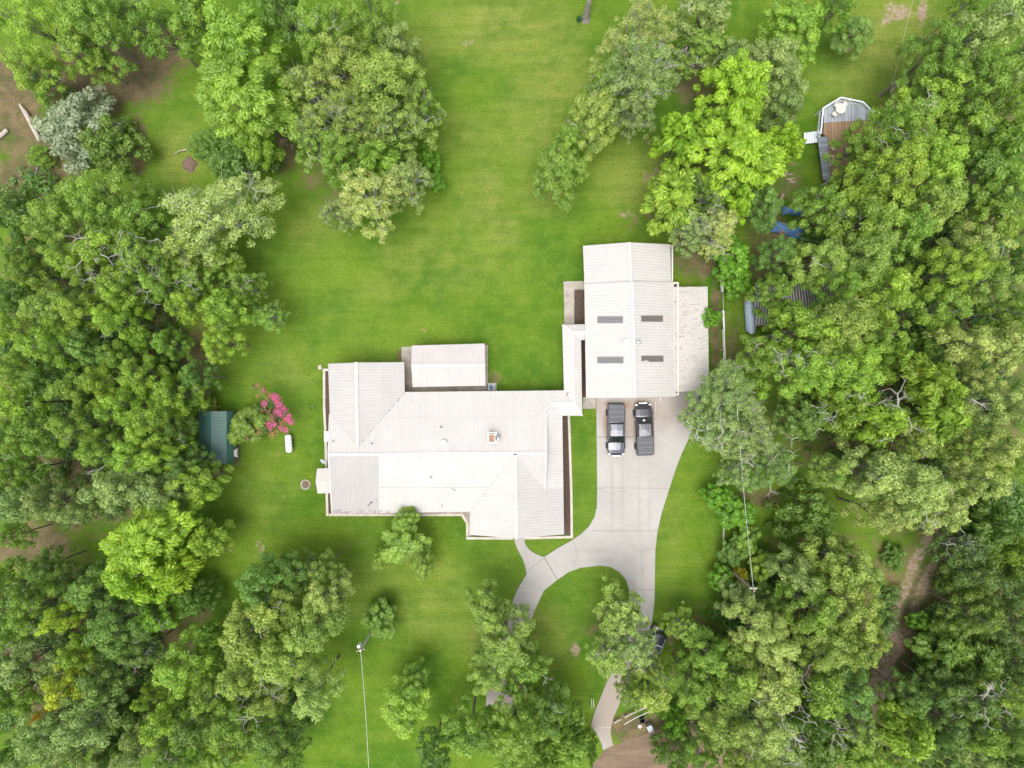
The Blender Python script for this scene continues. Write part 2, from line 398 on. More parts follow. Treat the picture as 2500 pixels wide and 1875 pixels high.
# ------------------------------------------------------------------ where every tree and bush stands
# (photo x, photo y, apparent crown radius px, height m, kind, colour, label)
# kinds: O rounded lobes, F feathery sprays, A airy with bare limbs, S low bush
C_ = dict(mid=(0.215, 0.360, 0.055), bright=(0.265, 0.425, 0.055), lime=(0.310, 0.500, 0.045), olive=(0.280, 0.400, 0.085),
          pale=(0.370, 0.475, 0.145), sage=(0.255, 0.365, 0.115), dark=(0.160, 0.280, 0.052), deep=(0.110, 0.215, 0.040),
          silver=(0.31, 0.385, 0.26), yel=(0.38, 0.50, 0.05), cool=(0.170, 0.305, 0.065), fresh=(0.17, 0.36, 0.030), gold=(0.52, 0.50, 0.04), rust=(0.58, 0.36, 0.05))
TREES = [
# --- north-west corner
(80, 55, 92, 13, 'O', 'bright', 'broad green oak filling the top left corner of the picture'),
(215, 45, 88, 13, 'O', 'mid', 'green oak beside the corner oak, cut by the top edge, left of the brown clearing'),
(75, 165, 58, 11, 'O', 'bright', 'lobed green oak crown hanging below the corner oak at the left edge'),
(205, 125, 55, 11, 'O', 'mid', 'lower green oak crown pointing down into the brown litter clearing'),
(105, 212, 42, 5, 'S', 'cool', 'small deep green bush tucked just above the silvery tree'),
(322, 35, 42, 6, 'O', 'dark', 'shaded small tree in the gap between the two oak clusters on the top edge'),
(385, 65, 55, 13, 'O', 'mid', 'knobbly green oak crown jutting over the brown clearing from the top edge'),
(470, 45, 72, 13, 'O', 'mid', 'green oak on the top edge left of the tall lime maple'),
(580, 105, 104, 13, 'F', 'bright', 'upper pale lime maple crown near the top edge'),
(590, 235, 120, 14, 'F', 'bright', 'large pale lime maple crown, widest of the lime group left of the back lawn'),
(615, 335, 55, 10, 'F', 'bright', 'lowest small crown of the pale lime maples'),
(575, 390, 78, 6, 'S', 'cool', 'wide low dark green thicket at the foot of the lime maples'),
(500, 350, 45, 4, 'S', 'cool', 'feathery green shrub beside the dirt mound and broken branch'),
(170, 298, 98, 7, 'S', 'silver', 'silvery white leaved tree standing alone by the fallen trunk'),
(262, 345, 76, 6, 'S', 'dark', 'round dark green tree pressed against the silvery tree'),
(90, 375, 30, 3, 'S', 'mid', 'little green bush under the silvery tree, above the thin pole'),
(15, 515, 68, 13, 'O', 'cool', 'dull green tree at the left edge below the short sawn log'),
(140, 545, 82, 13, 'O', 'mid', 'green oak standing right of the dull tree, at the end of the thin pole'),
(250, 490, 88, 14, 'O', 'mid', 'wide green oak directly under the round dark tree'),
(350, 530, 58, 12, 'O', 'mid', 'small green oak wedged against the pale olive tree'),
(530, 525, 122, 14, 'A', 'pale', 'big pale olive airy tree beside the left side of the back lawn'),
(470, 600, 62, 12, 'A', 'olive', 'lower olive crown growing out from under the pale olive airy tree'),
(535, 625, 45, 9, 'O', 'bright', 'bright green clump set in front of the pale olive tree'),
# --- big cluster north of the house
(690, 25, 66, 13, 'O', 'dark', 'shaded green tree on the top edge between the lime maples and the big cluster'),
(790, 80, 76, 14, 'O', 'mid', 'green tree with white dead limbs, top left of the big cluster by the lawn'),
(905, 50, 84, 14, 'O', 'mid', 'green oak crown on the top edge at the left margin of the back lawn'),
(965, 110, 62, 12, 'O', 'sage', 'dull green crown leaning over the back lawn near the top edge'),
(845, 170, 92, 15, 'O', 'olive', 'olive green oak in the heart of the big cluster, upper of its centre crowns'),
(755, 225, 68, 13, 'A', 'olive', 'airy olive tree on the left flank of the big cluster'),
(940, 205, 92, 15, 'O', 'olive', 'full olive oak on the lawn side of the big cluster'),
(1030, 260, 52, 11, 'A', 'mid', 'wispy dark crown reaching furthest right over the back lawn'),
(850, 290, 90, 15, 'A', 'olive', 'airy oak with white forked limbs in the centre of the big cluster'),
(955, 310, 74, 13, 'A', 'olive', 'loose green crown below the wispy one on the lawn side'),
(770, 345, 62, 12, 'A', 'mid', 'thin green tree on the lower left flank of the big cluster'),
(845, 385, 76, 13, 'O', 'mid', 'green oak low in the big cluster above the bleached tree'),
(925, 385, 68, 13, 'F', 'mid', 'soft green feathery crown above the lime shrub'),
(1045, 385, 30, 4, 'F', 'fresh', 'vivid lime shrub peeking out at the right of the cluster on the lawn'),
(1062, 440, 24, 3, 'F', 'fresh', 'small vivid lime sprout just below the other lime shrub'),
(900, 480, 86, 13, 'A', 'pale', 'bleached sparse tree with grey twigs at the foot of the big cluster'),
(990, 440, 58, 11, 'A', 'sage', 'grey green spiky crown right of the bleached tree'),
(820, 520, 42, 9, 'A', 'sage', 'thin grey sprig of a tree at the lower left of the bleached tree'),
# --- north, between lawn and deck
(1560, 75, 86, 15, 'A', 'pale', 'tall pale sage tree on the top edge right of the lone trunk'),
(1555, 175, 96, 15, 'A', 'sage', 'wide sage tree with a white limb, right of the back lawn'),
(1480, 205, 44, 10, 'A', 'mid', 'narrow dark side crown on the left of the wide sage tree'),
(1550, 265, 58, 11, 'A', 'sage', 'lower sage crown under the wide sage tree'),
(1455, 285, 72, 11, 'O', 'olive', 'rounded green tree midway down the diagonal row on the lawn'),
(1385, 345, 45, 9, 'O', 'mid', 'small green crown linking the two halves of the diagonal row'),
(1365, 415, 76, 10, 'O', 'mid', 'lowest green oak of the diagonal row, out on the back lawn'),
(1725, 25, 74, 12, 'O', 'sage', 'sage green tree on the top edge left of the bright feathery tree'),
(1715, 120, 62, 9, 'A', 'mid', 'thin dark tree over the bare patch below the top edge'),
(1790, 140, 55, 10, 'O', 'sage', 'grey green crown just above the lime maples'),
(1895, 170, 82, 11, 'O', 'sage', 'dark sage round tree between the lime maples and the grass by the deck'),
(1915, 260, 52, 10, 'O', 'sage', 'lower grey green tree squeezed between the lime maples and deck steps'),
(1940, 70, 80, 10, 'F', 'bright', 'bright green feathery tree near the top edge, left of the lone round tree'),
(2090, 80, 50, 6, 'O', 'cool', 'lone round green tree on the grass above the deck'),
(1800, 215, 88, 13, 'F', 'lime', 'topmost lime yellow maple crown of the bright clump'),
(1660, 330, 62, 12, 'F', 'lime', 'left hand lime yellow maple crown of the bright clump'),
(1795, 375, 112, 14, 'F', 'lime', 'largest lime yellow maple crown in the middle of the bright clump'),
(1910, 345, 52, 12, 'F', 'lime', 'lime yellow maple crown by the deck steps'),
(1740, 300, 45, 10, 'F', 'bright', 'green feathery crown in the gap inside the bright clump'),
(1650, 480, 74, 12, 'F', 'bright', 'green feathery crown at the lower left of the bright clump'),
(1730, 470, 52, 10, 'A', 'dark', 'dark twiggy tree in the hollow of the bright clump'),
(1800, 490, 45, 11, 'F', 'lime', 'small lime crown at the foot of the bright clump'),
(1690, 560, 55, 9, 'A', 'sage', 'thin grey green tree over the garage corner'),
(1752, 560, 58, 9, 'A', 'pale', 'white flecked pale tree below the bright clump'),
(1870, 500, 52, 9, 'O', 'cool', 'dark cool green tree left of the blue tarp'),
(1795, 625, 50, 6, 'F', 'fresh', 'fresh green feathery shrub beside the red pail and fence'),
(1806, 694, 36, 5, 'F', 'fresh', 'spiky green shrub left of the dark ribbed roof'),
(1738, 775, 27, 4, 'F', 'fresh', 'palm like green sapling leaning over the rusty lean-to roof'),
# --- north-east
(2060, 5, 45, 12, 'O', 'mid', 'green crown just showing on the top edge right of the feathery tree'),
(2365, 5, 30, 9, 'A', 'mid', 'small thin tree on the top edge beside the sandy track'),
(2280, 130, 76, 14, 'O', 'mid', 'green oak nearest the sandy track in the top right grove'),
(2370, 90, 76, 15, 'O', 'sage', 'sage green oak second from the right edge in the top right grove'),
(2465, 45, 74, 15, 'O', 'pale', 'pale oak in the top right corner'),
(2390, 190, 86, 15, 'O', 'mid', 'full green oak in the middle of the top right grove'),
(2480, 160, 62, 15, 'O', 'sage', 'sage oak on the right edge under the pale corner oak'),
(2285, 230, 72, 13, 'O', 'bright', 'brighter green oak at the lower left of the top right grove'),
(2475, 250, 58, 14, 'O', 'mid', 'green oak on the right edge below the sage oak'),
(2360, 305, 60, 12, 'O', 'mid', 'green tree in the gap between the grove and the deck oak'),
(2445, 345, 72, 12, 'F', 'mid', 'loose green tree at the right edge, level with the deck steps'),
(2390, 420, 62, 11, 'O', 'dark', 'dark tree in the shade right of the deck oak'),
(2470, 460, 72, 13, 'O', 'mid', 'green tree on the right edge, right of the deck oak'),
(2425, 540, 66, 12, 'O', 'mid', 'lower green tree right of the deck oak, near the right edge'),
(2108, 350, 54, 12, 'O', 'mid', 'green oak limb crown spreading over the brown deck boards'),
(2200, 315, 82, 15, 'O', 'mid', 'upper crown of the deck oak, right of the white round table'),
(2275, 395, 82, 15, 'O', 'bright', 'right hand crown of the deck oak'),
(2165, 430, 92, 16, 'O', 'bright', 'central green crown of the deck oak'),
(2098, 425, 40, 12, 'O', 'mid', 'leafy crown over the lower end of the grey ramp'),
(2008, 500, 60, 12, 'O', 'mid', 'green oak hanging over the blue tarp'),
(2280, 500, 68, 15, 'O', 'olive', 'pale edged lower right crown of the deck oak'),
(2120, 540, 76, 15, 'O', 'mid', 'green oak below the deck oak, right of the blue tarp'),
(2215, 560, 66, 14, 'O', 'mid', 'deep green oak at the bottom of the deck oak group'),
(1905, 618, 50, 11, 'O', 'cool', 'cool green tree under the rusty orange brush, left of the tarp oaks'),
# --- east woodland
(2000, 640, 66, 14, 'O', 'olive', 'olive tipped oak above the dark ribbed roof'),
(2110, 625, 84, 15, 'O', 'olive', 'pale olive oak right of and above the dark ribbed roof'),
(2045, 705, 52, 14, 'O', 'mid', 'green oak whose crown hides the middle of the dark ribbed roof'),
(1918, 768, 44, 12, 'O', 'mid', 'green oak crown lying over the lower slope of the dark ribbed roof'),
(2160, 715, 74, 15, 'O', 'bright', 'bright green oak at the right end of the dark ribbed roof'),
(1890, 708, 46, 12, 'O', 'mid', 'green oak over the left part of the dark ribbed roof'),
(2390, 600, 60, 14, 'O', 'pale', 'yellowish oak near the right edge, level with the top of the garage'),
(2330, 660, 76, 14, 'O', 'bright', 'bright oak left of the yellowish oak in the east wood'),
(2420, 680, 64, 14, 'O', 'olive', 'olive oak under the yellowish oak, near the right edge'),
(2300, 750, 60, 13, 'O', 'mid', 'green oak on the brown gap right of the bright roof-end oak'),
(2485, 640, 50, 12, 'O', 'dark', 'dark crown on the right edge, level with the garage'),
(2485, 760, 52, 12, 'O', 'mid', 'green crown on the right edge, level with the garage skylights'),
(1960, 805, 70, 15, 'O', 'bright', 'bright green oak right of the pale blue awning'),
(2050, 800, 88, 16, 'O', 'olive', 'broad olive green oak in the heart of the east wood'),
(1860, 864, 54, 13, 'O', 'mid', 'green oak at the lower end of the white rail fence'),
(1950, 900, 86, 15, 'O', 'bright', 'bright broad oak above the airy tree with white bare limbs'),
(2070, 900, 86, 16, 'O', 'bright', 'bright oak directly below the broad olive oak of the east wood'),
(2150, 810, 55, 14, 'O', 'mid', 'mid green oak between the broad olive oak and the brown gap'),
(2180, 870, 45, 11, 'F', 'mid', 'soft green low tree beside the brown gap in the east wood'),
(2260, 850, 38, 9, 'F', 'dark', 'dull low tree standing in the brown gap'),
(2370, 840, 58, 14, 'O', 'pale', 'small pale oak right of the brown gap'),
(2460, 850, 66, 15, 'O', 'pale', 'pale yellow oak by the right edge, level with the trucks'),
(2275, 920, 66, 13, 'F', 'bright', 'upper feathery green tree below the brown gap'),
(2300, 1010, 74, 13, 'F', 'bright', 'lower feathery green tree left of the dead twig nest'),
(2390, 925, 44, 13, 'O', 'pale', 'small pale oak above the dead twig nest'),
(2455, 985, 68, 15, 'O', 'pale', 'pale yellow oak on the right edge beside the dead twig nest'),
(2140, 1020, 72, 14, 'F', 'bright', 'feathery green tree right of the airy tree with white limbs'),
(2060, 1000, 60, 12, 'F', 'mid', 'dull feathery tree between the airy tree and the bright feathery ones'),
(2225, 1085, 52, 13, 'O', 'olive', 'olive oak between feathery trees and the big pale oak'),
(2350, 1085, 45, 12, 'O', 'olive', 'olive tree standing by the brown path under the feathery trees'),
(1960, 1020, 62, 11, 'O', 'dark', 'dark shaded tree right of the airy tree with white limbs'),
(1780, 960, 80, 10, 'A', 'sage', 'sparse grey green tree at the corner of the rusty lean-to'),
(1740, 1040, 64, 9, 'A', 'sage', 'bare limbed tree reaching over the edge of the concrete apron'),
(1830, 1060, 84, 10, 'A', 'sage', 'airy tree with white bare limbs right of the parked trucks'),
(1885, 1140, 62, 10, 'A', 'cool', 'thin blue green tree below the airy tree with white limbs'),
(1800, 1150, 42, 9, 'A', 'sage', 'small sparse tree touching the strip of lawn below the apron'),
(2025, 1150, 42, 12, 'O', 'olive', 'small round olive oak left of the big pale oak'),
(2130, 1145, 72, 15, 'O', 'pale', 'upper left crown of the big pale oak above the lower east lawn'),
(2220, 1190, 92, 16, 'O', 'pale', 'big pale oak with the whitest leaves, above the lower east lawn'),
(2285, 1240, 66, 15, 'O', 'pale', 'lower right crown of the big pale oak beside the dirt track'),
(2160, 1255, 58, 14, 'O', 'pale', 'lower left crown of the big pale oak'),
(2420, 1095, 58, 15, 'O', 'pale', 'pale oak near the right edge, above the dirt track'),
(2400, 1175, 58, 14, 'O', 'pale', 'pale oak overhanging the upper end of the dirt track'),
(2480, 1120, 55, 14, 'O', 'olive', 'olive oak on the right edge above the dark woods'),
(1988, 1262, 82, 8, 'S', 'dark', 'glossy dark round holly on the lower east lawn'),
(2190, 1365, 32, 2.5, 'S', 'cool', 'small dark bush beside the dirt track below the big pale oak'),
# --- fence line saplings
(1755, 1215, 34, 5, 'F', 'fresh', 'bright feathery sapling at the edge of the drive lawn, highest along the power line'),
(1800, 1255, 46, 5, 'F', 'fresh', 'bright feathery saplings crossing the power line above the leaning post'),
(1825, 1325, 36, 4, 'F', 'mid', 'loose green shrub right of the leaning post'),
(1790, 1355, 32, 4, 'F', 'cool', 'dark feathery shrub below the leaning post'),
(1870, 1385, 36, 5, 'F', 'bright', 'bright shrub right of the power line near the wooden utility pole'),
(1768, 1418, 34, 4, 'F', 'fresh', 'green shrub with a golden branch at the edge of the drive lawn'),
(1812, 1402, 15, 4.6, 'F', 'gold', 'golden yellow leaning sapling beside the wooden utility pole'),
(1800, 1465, 48, 7, 'O', 'sage', 'grey green tree around the wooden utility pole'),
(1875, 1470, 38, 7, 'O', 'dark', 'shaded tree right of the wooden utility pole'),
# --- south-east woodland
(1950, 1400, 56, 13, 'O', 'sage', 'sage oak below the glossy holly'),
(2050, 1380, 74, 14, 'O', 'olive', 'olive oak left of the dirt track bend'),
(2100, 1380, 42, 13, 'O', 'pale', 'pale oak hard by the dirt track, below the small dark bush'),
(2085, 1480, 76, 15, 'O', 'olive', 'olive oak in front of the dirt track narrowing'),
(1985, 1480, 72, 14, 'O', 'mid', 'mid green oak left of the olive track oaks'),
(1870, 1555, 80, 15, 'O', 'pale', 'pale domed oak on the right of the dark parked car'),
(1730, 1600, 58, 12, 'O', 'mid', 'green oak nearest the dark parked car'),
(1665, 1530, 42, 8, 'A', 'mid', 'faint thin tree at the edge of the drive lawn above the dark car oaks'),
(1790, 1650, 74, 14, 'O', 'mid', 'green oak below and left of the pale domed oak'),
(1890, 1665, 74, 15, 'O', 'pale', 'second pale oak straight below the domed one'),
(1690, 1680, 60, 12, 'O', 'mid', 'green oak above the road end and mailbox corner'),
(2000, 1570, 70, 14, 'O', 'olive', 'olive oak in the middle of the south-east wood'),
(2080, 1580, 56, 14, 'O', 'olive', 'olive oak at the inside bend of the dirt track'),
(2120, 1545, 40, 13, 'O', 'olive', 'yellow green oak lobe poking into the narrow dirt track'),
(1990, 1670, 70, 14, 'O', 'mid', 'green oak right of the second pale oak'),
(2080, 1680, 66, 13, 'O', 'cool', 'blue green oak under the olive bend oak'),
(1760, 1755, 66, 14, 'O', 'olive', 'olive oak right of the road end'),
(1860, 1770, 78, 15, 'O', 'pale', 'pale oak near the bottom edge, left of the white dead branches'),
(1800, 1845, 62, 14, 'O', 'olive', 'olive oak on the bottom edge right of the road'),
(1900, 1850, 56, 13, 'O', 'sage', 'sage oak on the bottom edge below the white dead branches'),
(1655, 1775, 36, 5, 'S', 'fresh', 'fresh green bush at the end of the dirt road'),
(1650, 1850, 52, 6, 'S', 'dark', 'shaded bush on the bottom edge over the dirt road'),
(1715, 1850, 42, 10, 'O', 'mid', 'green tree on the bottom edge just right of the shaded road bush'),
(1980, 1760, 60, 10, 'S', 'deep', 'deep green thicket with white dead branches lying above it'),
(2010, 1845, 62, 8, 'F', 'dark', 'dark ferny thicket on the bottom edge right of the sage oak'),
(2100, 1780, 52, 9, 'A', 'mid', 'thin brownish tree at the end of the dirt track'),
(2110, 1850, 52, 8, 'F', 'mid', 'green thicket on the bottom edge below the end of the dirt track'),
(2215, 1700, 44, 11, 'O', 'cool', 'narrow blue green tree right of the end of the dirt track'),
(2225, 1790, 66, 12, 'F', 'bright', 'yellow green tree lower right of the dirt track end'),
(2200, 1865, 40, 10, 'O', 'mid', 'small green tree on the bottom edge under the yellow green one'),
(2350, 1330, 54, 11, 'A', 'cool', 'blue green thicket where the dirt track leaves the dark woods'),
(2420, 1290, 66, 12, 'F', 'deep', 'deep green tree in the dark woods below the pale oaks'),
(2470, 1350, 62, 12, 'F', 'bright', 'brighter tree on the right edge inside the dark woods'),
(2390, 1400, 58, 12, 'O', 'cool', 'cool green tree in the dark woods right of the track'),
(2325, 1425, 28, 6, 'O', 'mid', 'little bright bush on the right rim of the dirt track'),
(2480, 1440, 52, 12, 'O', 'dark', 'dark tree on the right edge in the dark woods'),
(2380, 1500, 60, 11, 'O', 'mid', 'green tree above the ferny sunlit thicket'),
(2250, 1520, 26, 4, 'F', 'fresh', 'tiny bright sapling with a bent white stem beside the track'),
(2470, 1530, 58, 12, 'O', 'cool', 'cool green tree on the right edge above the ferny thicket'),
(2310, 1590, 64, 8, 'F', 'mid', 'ferny sunlit thicket right of the narrow dirt track'),
(2390, 1600, 66, 8, 'F', 'mid', 'second ferny thicket near the right edge'),
(2480, 1625, 50, 10, 'O', 'dark', 'shaded tree on the right edge below the ferny thickets'),
(2290, 1680, 56, 10, 'O', 'dark', 'dark tree under the first ferny thicket'),
(2370, 1705, 62, 11, 'O', 'cool', 'cool green tree left of the little white dead branch'),
(2460, 1700, 60, 12, 'O', 'bright', 'bright tree on the right edge beside the little white dead branch'),
(2310, 1770, 56, 11, 'O', 'cool', 'cool tree between the yellow green tree and the lower right corner'),
(2395, 1785, 56, 11, 'O', 'bright', 'round yellow green tree in the lower right corner group'),
(2475, 1790, 52, 12, 'O', 'mid', 'green tree on the right edge near the bottom corner'),
(2300, 1855, 50, 10, 'O', 'cool', 'cool green tree on the bottom edge left of the corner'),
(2390, 1860, 48, 10, 'O', 'sage', 'sage tree on the bottom edge near the corner'),
(2475, 1865, 48, 10, 'O', 'dark', 'dark tree in the bottom right corner'),
# --- drive and front lawn
(1545, 1572, 60, 11, 'A', 'sage', 'airy olive oak over the drive, left of the dark parked car'),
(1515, 1500, 62, 11, 'A', 'olive', 'upper airy oak crown where the drive narrows'),
(1490, 1600, 56, 10, 'A', 'olive', 'left airy oak crown on the island lawn'),
(1600, 1632, 34, 11, 'A', 'olive', 'small airy oak lobe just below the dark parked car'),
(1590, 1685, 56, 11, 'O', 'olive', 'olive oak above the blue grey post rails by the road'),
(1540, 1690, 36, 10, 'A', 'olive', 'small airy crown draped over the lower drive'),
(1185, 1485, 52, 11, 'O', 'olive', 'top green crown of the oak over the left branch of the drive'),
(1235, 1560, 84, 12, 'O', 'olive', 'largest crown of the oak hiding the left branch of the drive'),
(1290, 1620, 52, 11, 'O', 'mid', 'right lobe of the oak hiding the left branch of the drive'),
(1190, 1650, 55, 11, 'O', 'olive', 'lower left lobe of the oak on the front lawn'),
(1265, 1680, 40, 10, 'O', 'mid', 'bottom lobe of the drive oak beside the pale bare patch'),
(1340, 1735, 62, 12, 'O', 'dark', 'dark oak left of the lower drive'),
(1260, 1790, 88, 14, 'F', 'mid', 'wide soft green oak at the bottom edge left of the drive mouth'),
(1385, 1805, 66, 12, 'F', 'mid', 'green oak beside the drive mouth at the bottom edge'),
(1150, 1790, 66, 12, 'O', 'mid', 'green tree at the bottom edge right of the round lawn tree'),
(1060, 1840, 52, 10, 'O', 'dark', 'dark tree on the bottom edge below the round lawn tree'),
(1310, 1860, 60, 12, 'O', 'mid', 'green oak on the bottom edge under the wide soft one'),
(1440, 1835, 28, 6, 'S', 'dark', 'dark holly bush touching the mouth of the drive'),
(985, 1735, 66, 9, 'O', 'bright', 'lone round bright tree on the front lawn'),
(1012, 1668, 40, 8, 'O', 'mid', 'darker top of the round tree on the front lawn'),
(985, 1328, 58, 6, 'O', 'mid', 'irregular green tree in front of the house, over the lawn'),
(988, 1272, 36, 5.6, 'O', 'mid', 'leafy top touching the front eave of the house'),
(928, 1370, 26, 5, 'O', 'mid', 'small left arm of the irregular tree in front of the house'),
(1030, 1375, 40, 6, 'O', 'mid', 'lower right arm of the irregular tree in front of the house'),
(925, 1520, 46, 4.5, 'F', 'mid', 'feathery green sapling grown around the service pole'),
# --- south-west woodland
(715, 1400, 52, 11, 'O', 'cool', 'blue green crown at the top of the south-west oak group'),
(790, 1390, 38, 10, 'O', 'olive', 'small olive crown at the top right of the south-west oak group'),
(640, 1425, 66, 13, 'O', 'cool', 'blue green oak at the top left of the south-west oak group'),
(795, 1450, 52, 13, 'O', 'pale', 'pale olive oak lobe nearest the service pole'),
(665, 1485, 62, 14, 'O', 'olive', 'olive oak under the blue green ones'),
(760, 1530, 76, 15, 'O', 'olive', 'big olive oak on the lawn side, left of the service pole'),
(605, 1545, 72, 14, 'O', 'olive', 'big olive oak on the inner side of the south-west group'),
(690, 1600, 80, 15, 'O', 'olive', 'olive oak with a white bare limb in the middle of the south-west group'),
(590, 1645, 62, 14, 'O', 'olive', 'lower left olive oak of the south-west group'),
(765, 1700, 62, 14, 'O', 'pale', 'pale olive oak jutting lowest into the front lawn'),
(655, 1700, 52, 13, 'O', 'olive', 'olive oak under the one with the bare limb'),
(510, 1560, 36, 9, 'F', 'mid', 'small soft green tree left of the olive oaks'),
(445, 1625, 72, 13, 'O', 'bright', 'bright green oak left of the olive group'),
(510, 1680, 48, 12, 'O', 'mid', 'green oak between the bright oak and the olive group'),
(365, 1700, 30, 10, 'O', 'bright', 'little bright crown sticking out into the dark gap'),
(400, 1765, 55, 12, 'O', 'bright', 'bright green oak below the dark gap'),
(330, 1830, 52, 12, 'O', 'sage', 'knobbly sage oak on the bottom edge below the dark gap'),
(470, 1770, 62, 12, 'O', 'dark', 'dark oak right of the bright one near the bottom edge'),
(570, 1765, 66, 13, 'O', 'mid', 'green oak near the bottom edge under the olive group'),
(430, 1850, 58, 11, 'O', 'dark', 'dark oak on the bottom edge, right of the sage one'),
(540, 1850, 58, 12, 'O', 'mid', 'green oak on the bottom edge, left part of the front woods'),
(665, 1790, 56, 11, 'O', 'dark', 'dark oak in the shade of the jutting olive oak'),
(690, 1855, 52, 11, 'O', 'mid', 'green oak on the bottom edge beside the front lawn'),
(355, 1320, 108, 13, 'F', 'lime', 'huge lime yellow maple in the south-west wood'),
(330, 1415, 72, 12, 'F', 'lime', 'lower crown of the huge lime yellow maple'),
(425, 1400, 55, 11, 'F', 'lime', 'lower right crown of the huge lime yellow maple'),
(500, 1325, 52, 9, 'F', 'bright', 'green side crown of the lime maple beside the lawn'),
(470, 1470, 48, 7, 'S', 'cool', 'deep green bush under the lime maple on the lawn side'),
(385, 1505, 55, 9, 'O', 'fresh', 'fresh green tree directly under the lime maple'),
(230, 1440, 62, 11, 'O', 'dark', 'dark oak on the lower left of the lime maple'),
(290, 1530, 76, 12, 'O', 'dark', 'dark dull oak below the lime maple'),
(350, 1590, 48, 9, 'A', 'dark', 'thin dark tree at the upper rim of the dark gap'),
(150, 1505, 46, 12, 'O', 'yel', 'yellow lime crown in the lower left wood'),
(195, 1590, 45, 11, 'O', 'bright', 'green tree below the yellow lime crown'),
(80, 1490, 58, 12, 'O', 'mid', 'green oak left of the yellow lime crown'),
(25, 1430, 55, 12, 'O', 'mid', 'green oak on the left edge below the brown opening'),
(105, 1385, 42, 10, 'O', 'dark', 'dark tree poking into the brown opening'),
(20, 1540, 52, 12, 'O', 'mid', 'green oak on the left edge, level with the dark gap'),
(60, 1620, 66, 13, 'O', 'sage', 'sage oak near the left edge in the lower left wood'),
(165, 1665, 56, 13, 'O', 'yel', 'yellow green oak beside the orange leaved spot'),
(130, 1722, 13, 13.5, 'O', 'rust', 'small orange leaved treetop in the lower left wood'),
(250, 1660, 62, 12, 'O', 'cool', 'cool green oak at the left rim of the dark gap'),
(25, 1700, 62, 13, 'O', 'mid', 'green oak on the left edge in the lower left wood'),
(110, 1770, 66, 14, 'O', 'sage', 'sage oak below the orange leaved treetop'),
(210, 1760, 72, 14, 'O', 'sage', 'wide sage oak right of the orange leaved treetop'),
(80, 1845, 56, 13, 'O', 'sage', 'sage oak at the bottom edge near the left corner'),
(180, 1850, 60, 13, 'O', 'sage', 'grey green oak at the bottom edge, second from the corner'),
(265, 1850, 45, 9, 'F', 'deep', 'deep green thicket on the bottom edge below the dark gap'),
(310, 1740, 42, 6, 'F', 'deep', 'deep green low brush inside the dark gap'),
(10, 1860, 40, 11, 'O', 'dark', 'dark tree in the bottom left corner'),
# --- west woodland
(50, 620, 48, 12, 'O', 'dark', 'dark tree on the left edge under the dull green one'),
(75, 665, 50, 12, 'O', 'mid', 'round green oak standing over the dark left edge trees'),
(15, 720, 45, 11, 'O', 'dark', 'dark crown on the left edge below the round oak'),
(185, 640, 60, 13, 'O', 'bright', 'bright oak under the wide green oak of the west wood'),
(265, 615, 66, 14, 'O', 'bright', 'bright green oak left of the oak with long white limbs'),
(355, 630, 66, 13, 'A', 'mid', 'oak with long curling white limbs below the pale olive tree'),
(300, 705, 56, 13, 'O', 'bright', 'green oak under the long white limbs'),
(400, 700, 52, 12, 'O', 'mid', 'green oak right of the long white limbs'),
(480, 680, 52, 10, 'O', 'mid', 'soft green oak between white limbs and the lawn edge'),
(125, 750, 58, 13, 'O', 'olive', 'olive oak in the second row from the left edge'),
(205, 760, 60, 13, 'O', 'bright', 'bright oak right of the second row olive one'),
(30, 810, 52, 12, 'O', 'bright', 'bright oak on the left edge level with the top of the house'),
(120, 840, 62, 14, 'O', 'bright', 'bright oak in the middle of the west wood, near the left edge'),
(210, 845, 52, 11, 'O', 'cool', 'cool green oak in the middle of the west wood'),
(290, 785, 52, 13, 'O', 'bright', 'bright narrow oak above the brown gaps of the west wood'),
(300, 870, 46, 11, 'O', 'mid', 'green oak among the brown gaps of the west wood'),
(460, 745, 48, 12, 'O', 'bright', 'bright oak reaching out to the lawn edge'),
(545, 755, 58, 12, 'O', 'bright', 'bright oak furthest out on the lawn in the west'),
(535, 835, 48, 11, 'O', 'bright', 'lower bright crown on the lawn edge in the west'),
(410, 840, 40, 10, 'O', 'mid', 'small green oak in the brown gap near the lawn edge'),
(655, 775, 40, 7, 'A', 'mid', 'wispy limb of a tree stretching across the west lawn'),
(600, 700, 45, 9, 'A', 'mid', 'faint thin tree over the west lawn edge'),
(40, 900, 52, 12, 'O', 'mid', 'green oak on the left edge level with the carport'),
(110, 925, 45, 11, 'O', 'dark', 'dark oak in the west wood below the bright one'),
(35, 985, 58, 13, 'O', 'bright', 'bright oak on the left edge level with the green shed'),
(185, 950, 56, 12, 'O', 'mid', 'green oak in the west wood left of the shed row'),
(255, 930, 48, 12, 'O', 'bright', 'bright small oak in the west wood, left of the shed'),
(345, 920, 56, 13, 'O', 'bright', 'bright oak northwest of the green shed'),
(425, 960, 52, 12, 'O', 'bright', 'bright oak touching the shaded side of the shed path'),
(480, 920, 38, 10, 'O', 'cool', 'cool green tree just above the green shed'),
(300, 990, 52, 13, 'O', 'bright', 'bright oak left of the shed roof'),
(370, 1030, 58, 14, 'O', 'bright', 'bright oak second to the left of the shed roof'),
(428, 1055, 42, 10, 'O', 'dark', 'dark tree right against the left wall of the green shed'),
(90, 1060, 62, 13, 'O', 'mid', 'green oak near the left edge in the lower west wood'),
(15, 1070, 42, 11, 'O', 'mid', 'green oak on the left edge in the lower west wood'),
(185, 1040, 56, 13, 'O', 'mid', 'green oak in the centre of the lower west wood'),
(240, 1100, 52, 12, 'O', 'mid', 'green oak lower left of the shed'),
(330, 1110, 56, 13, 'O', 'bright', 'bright oak left of the lower end of the shed'),
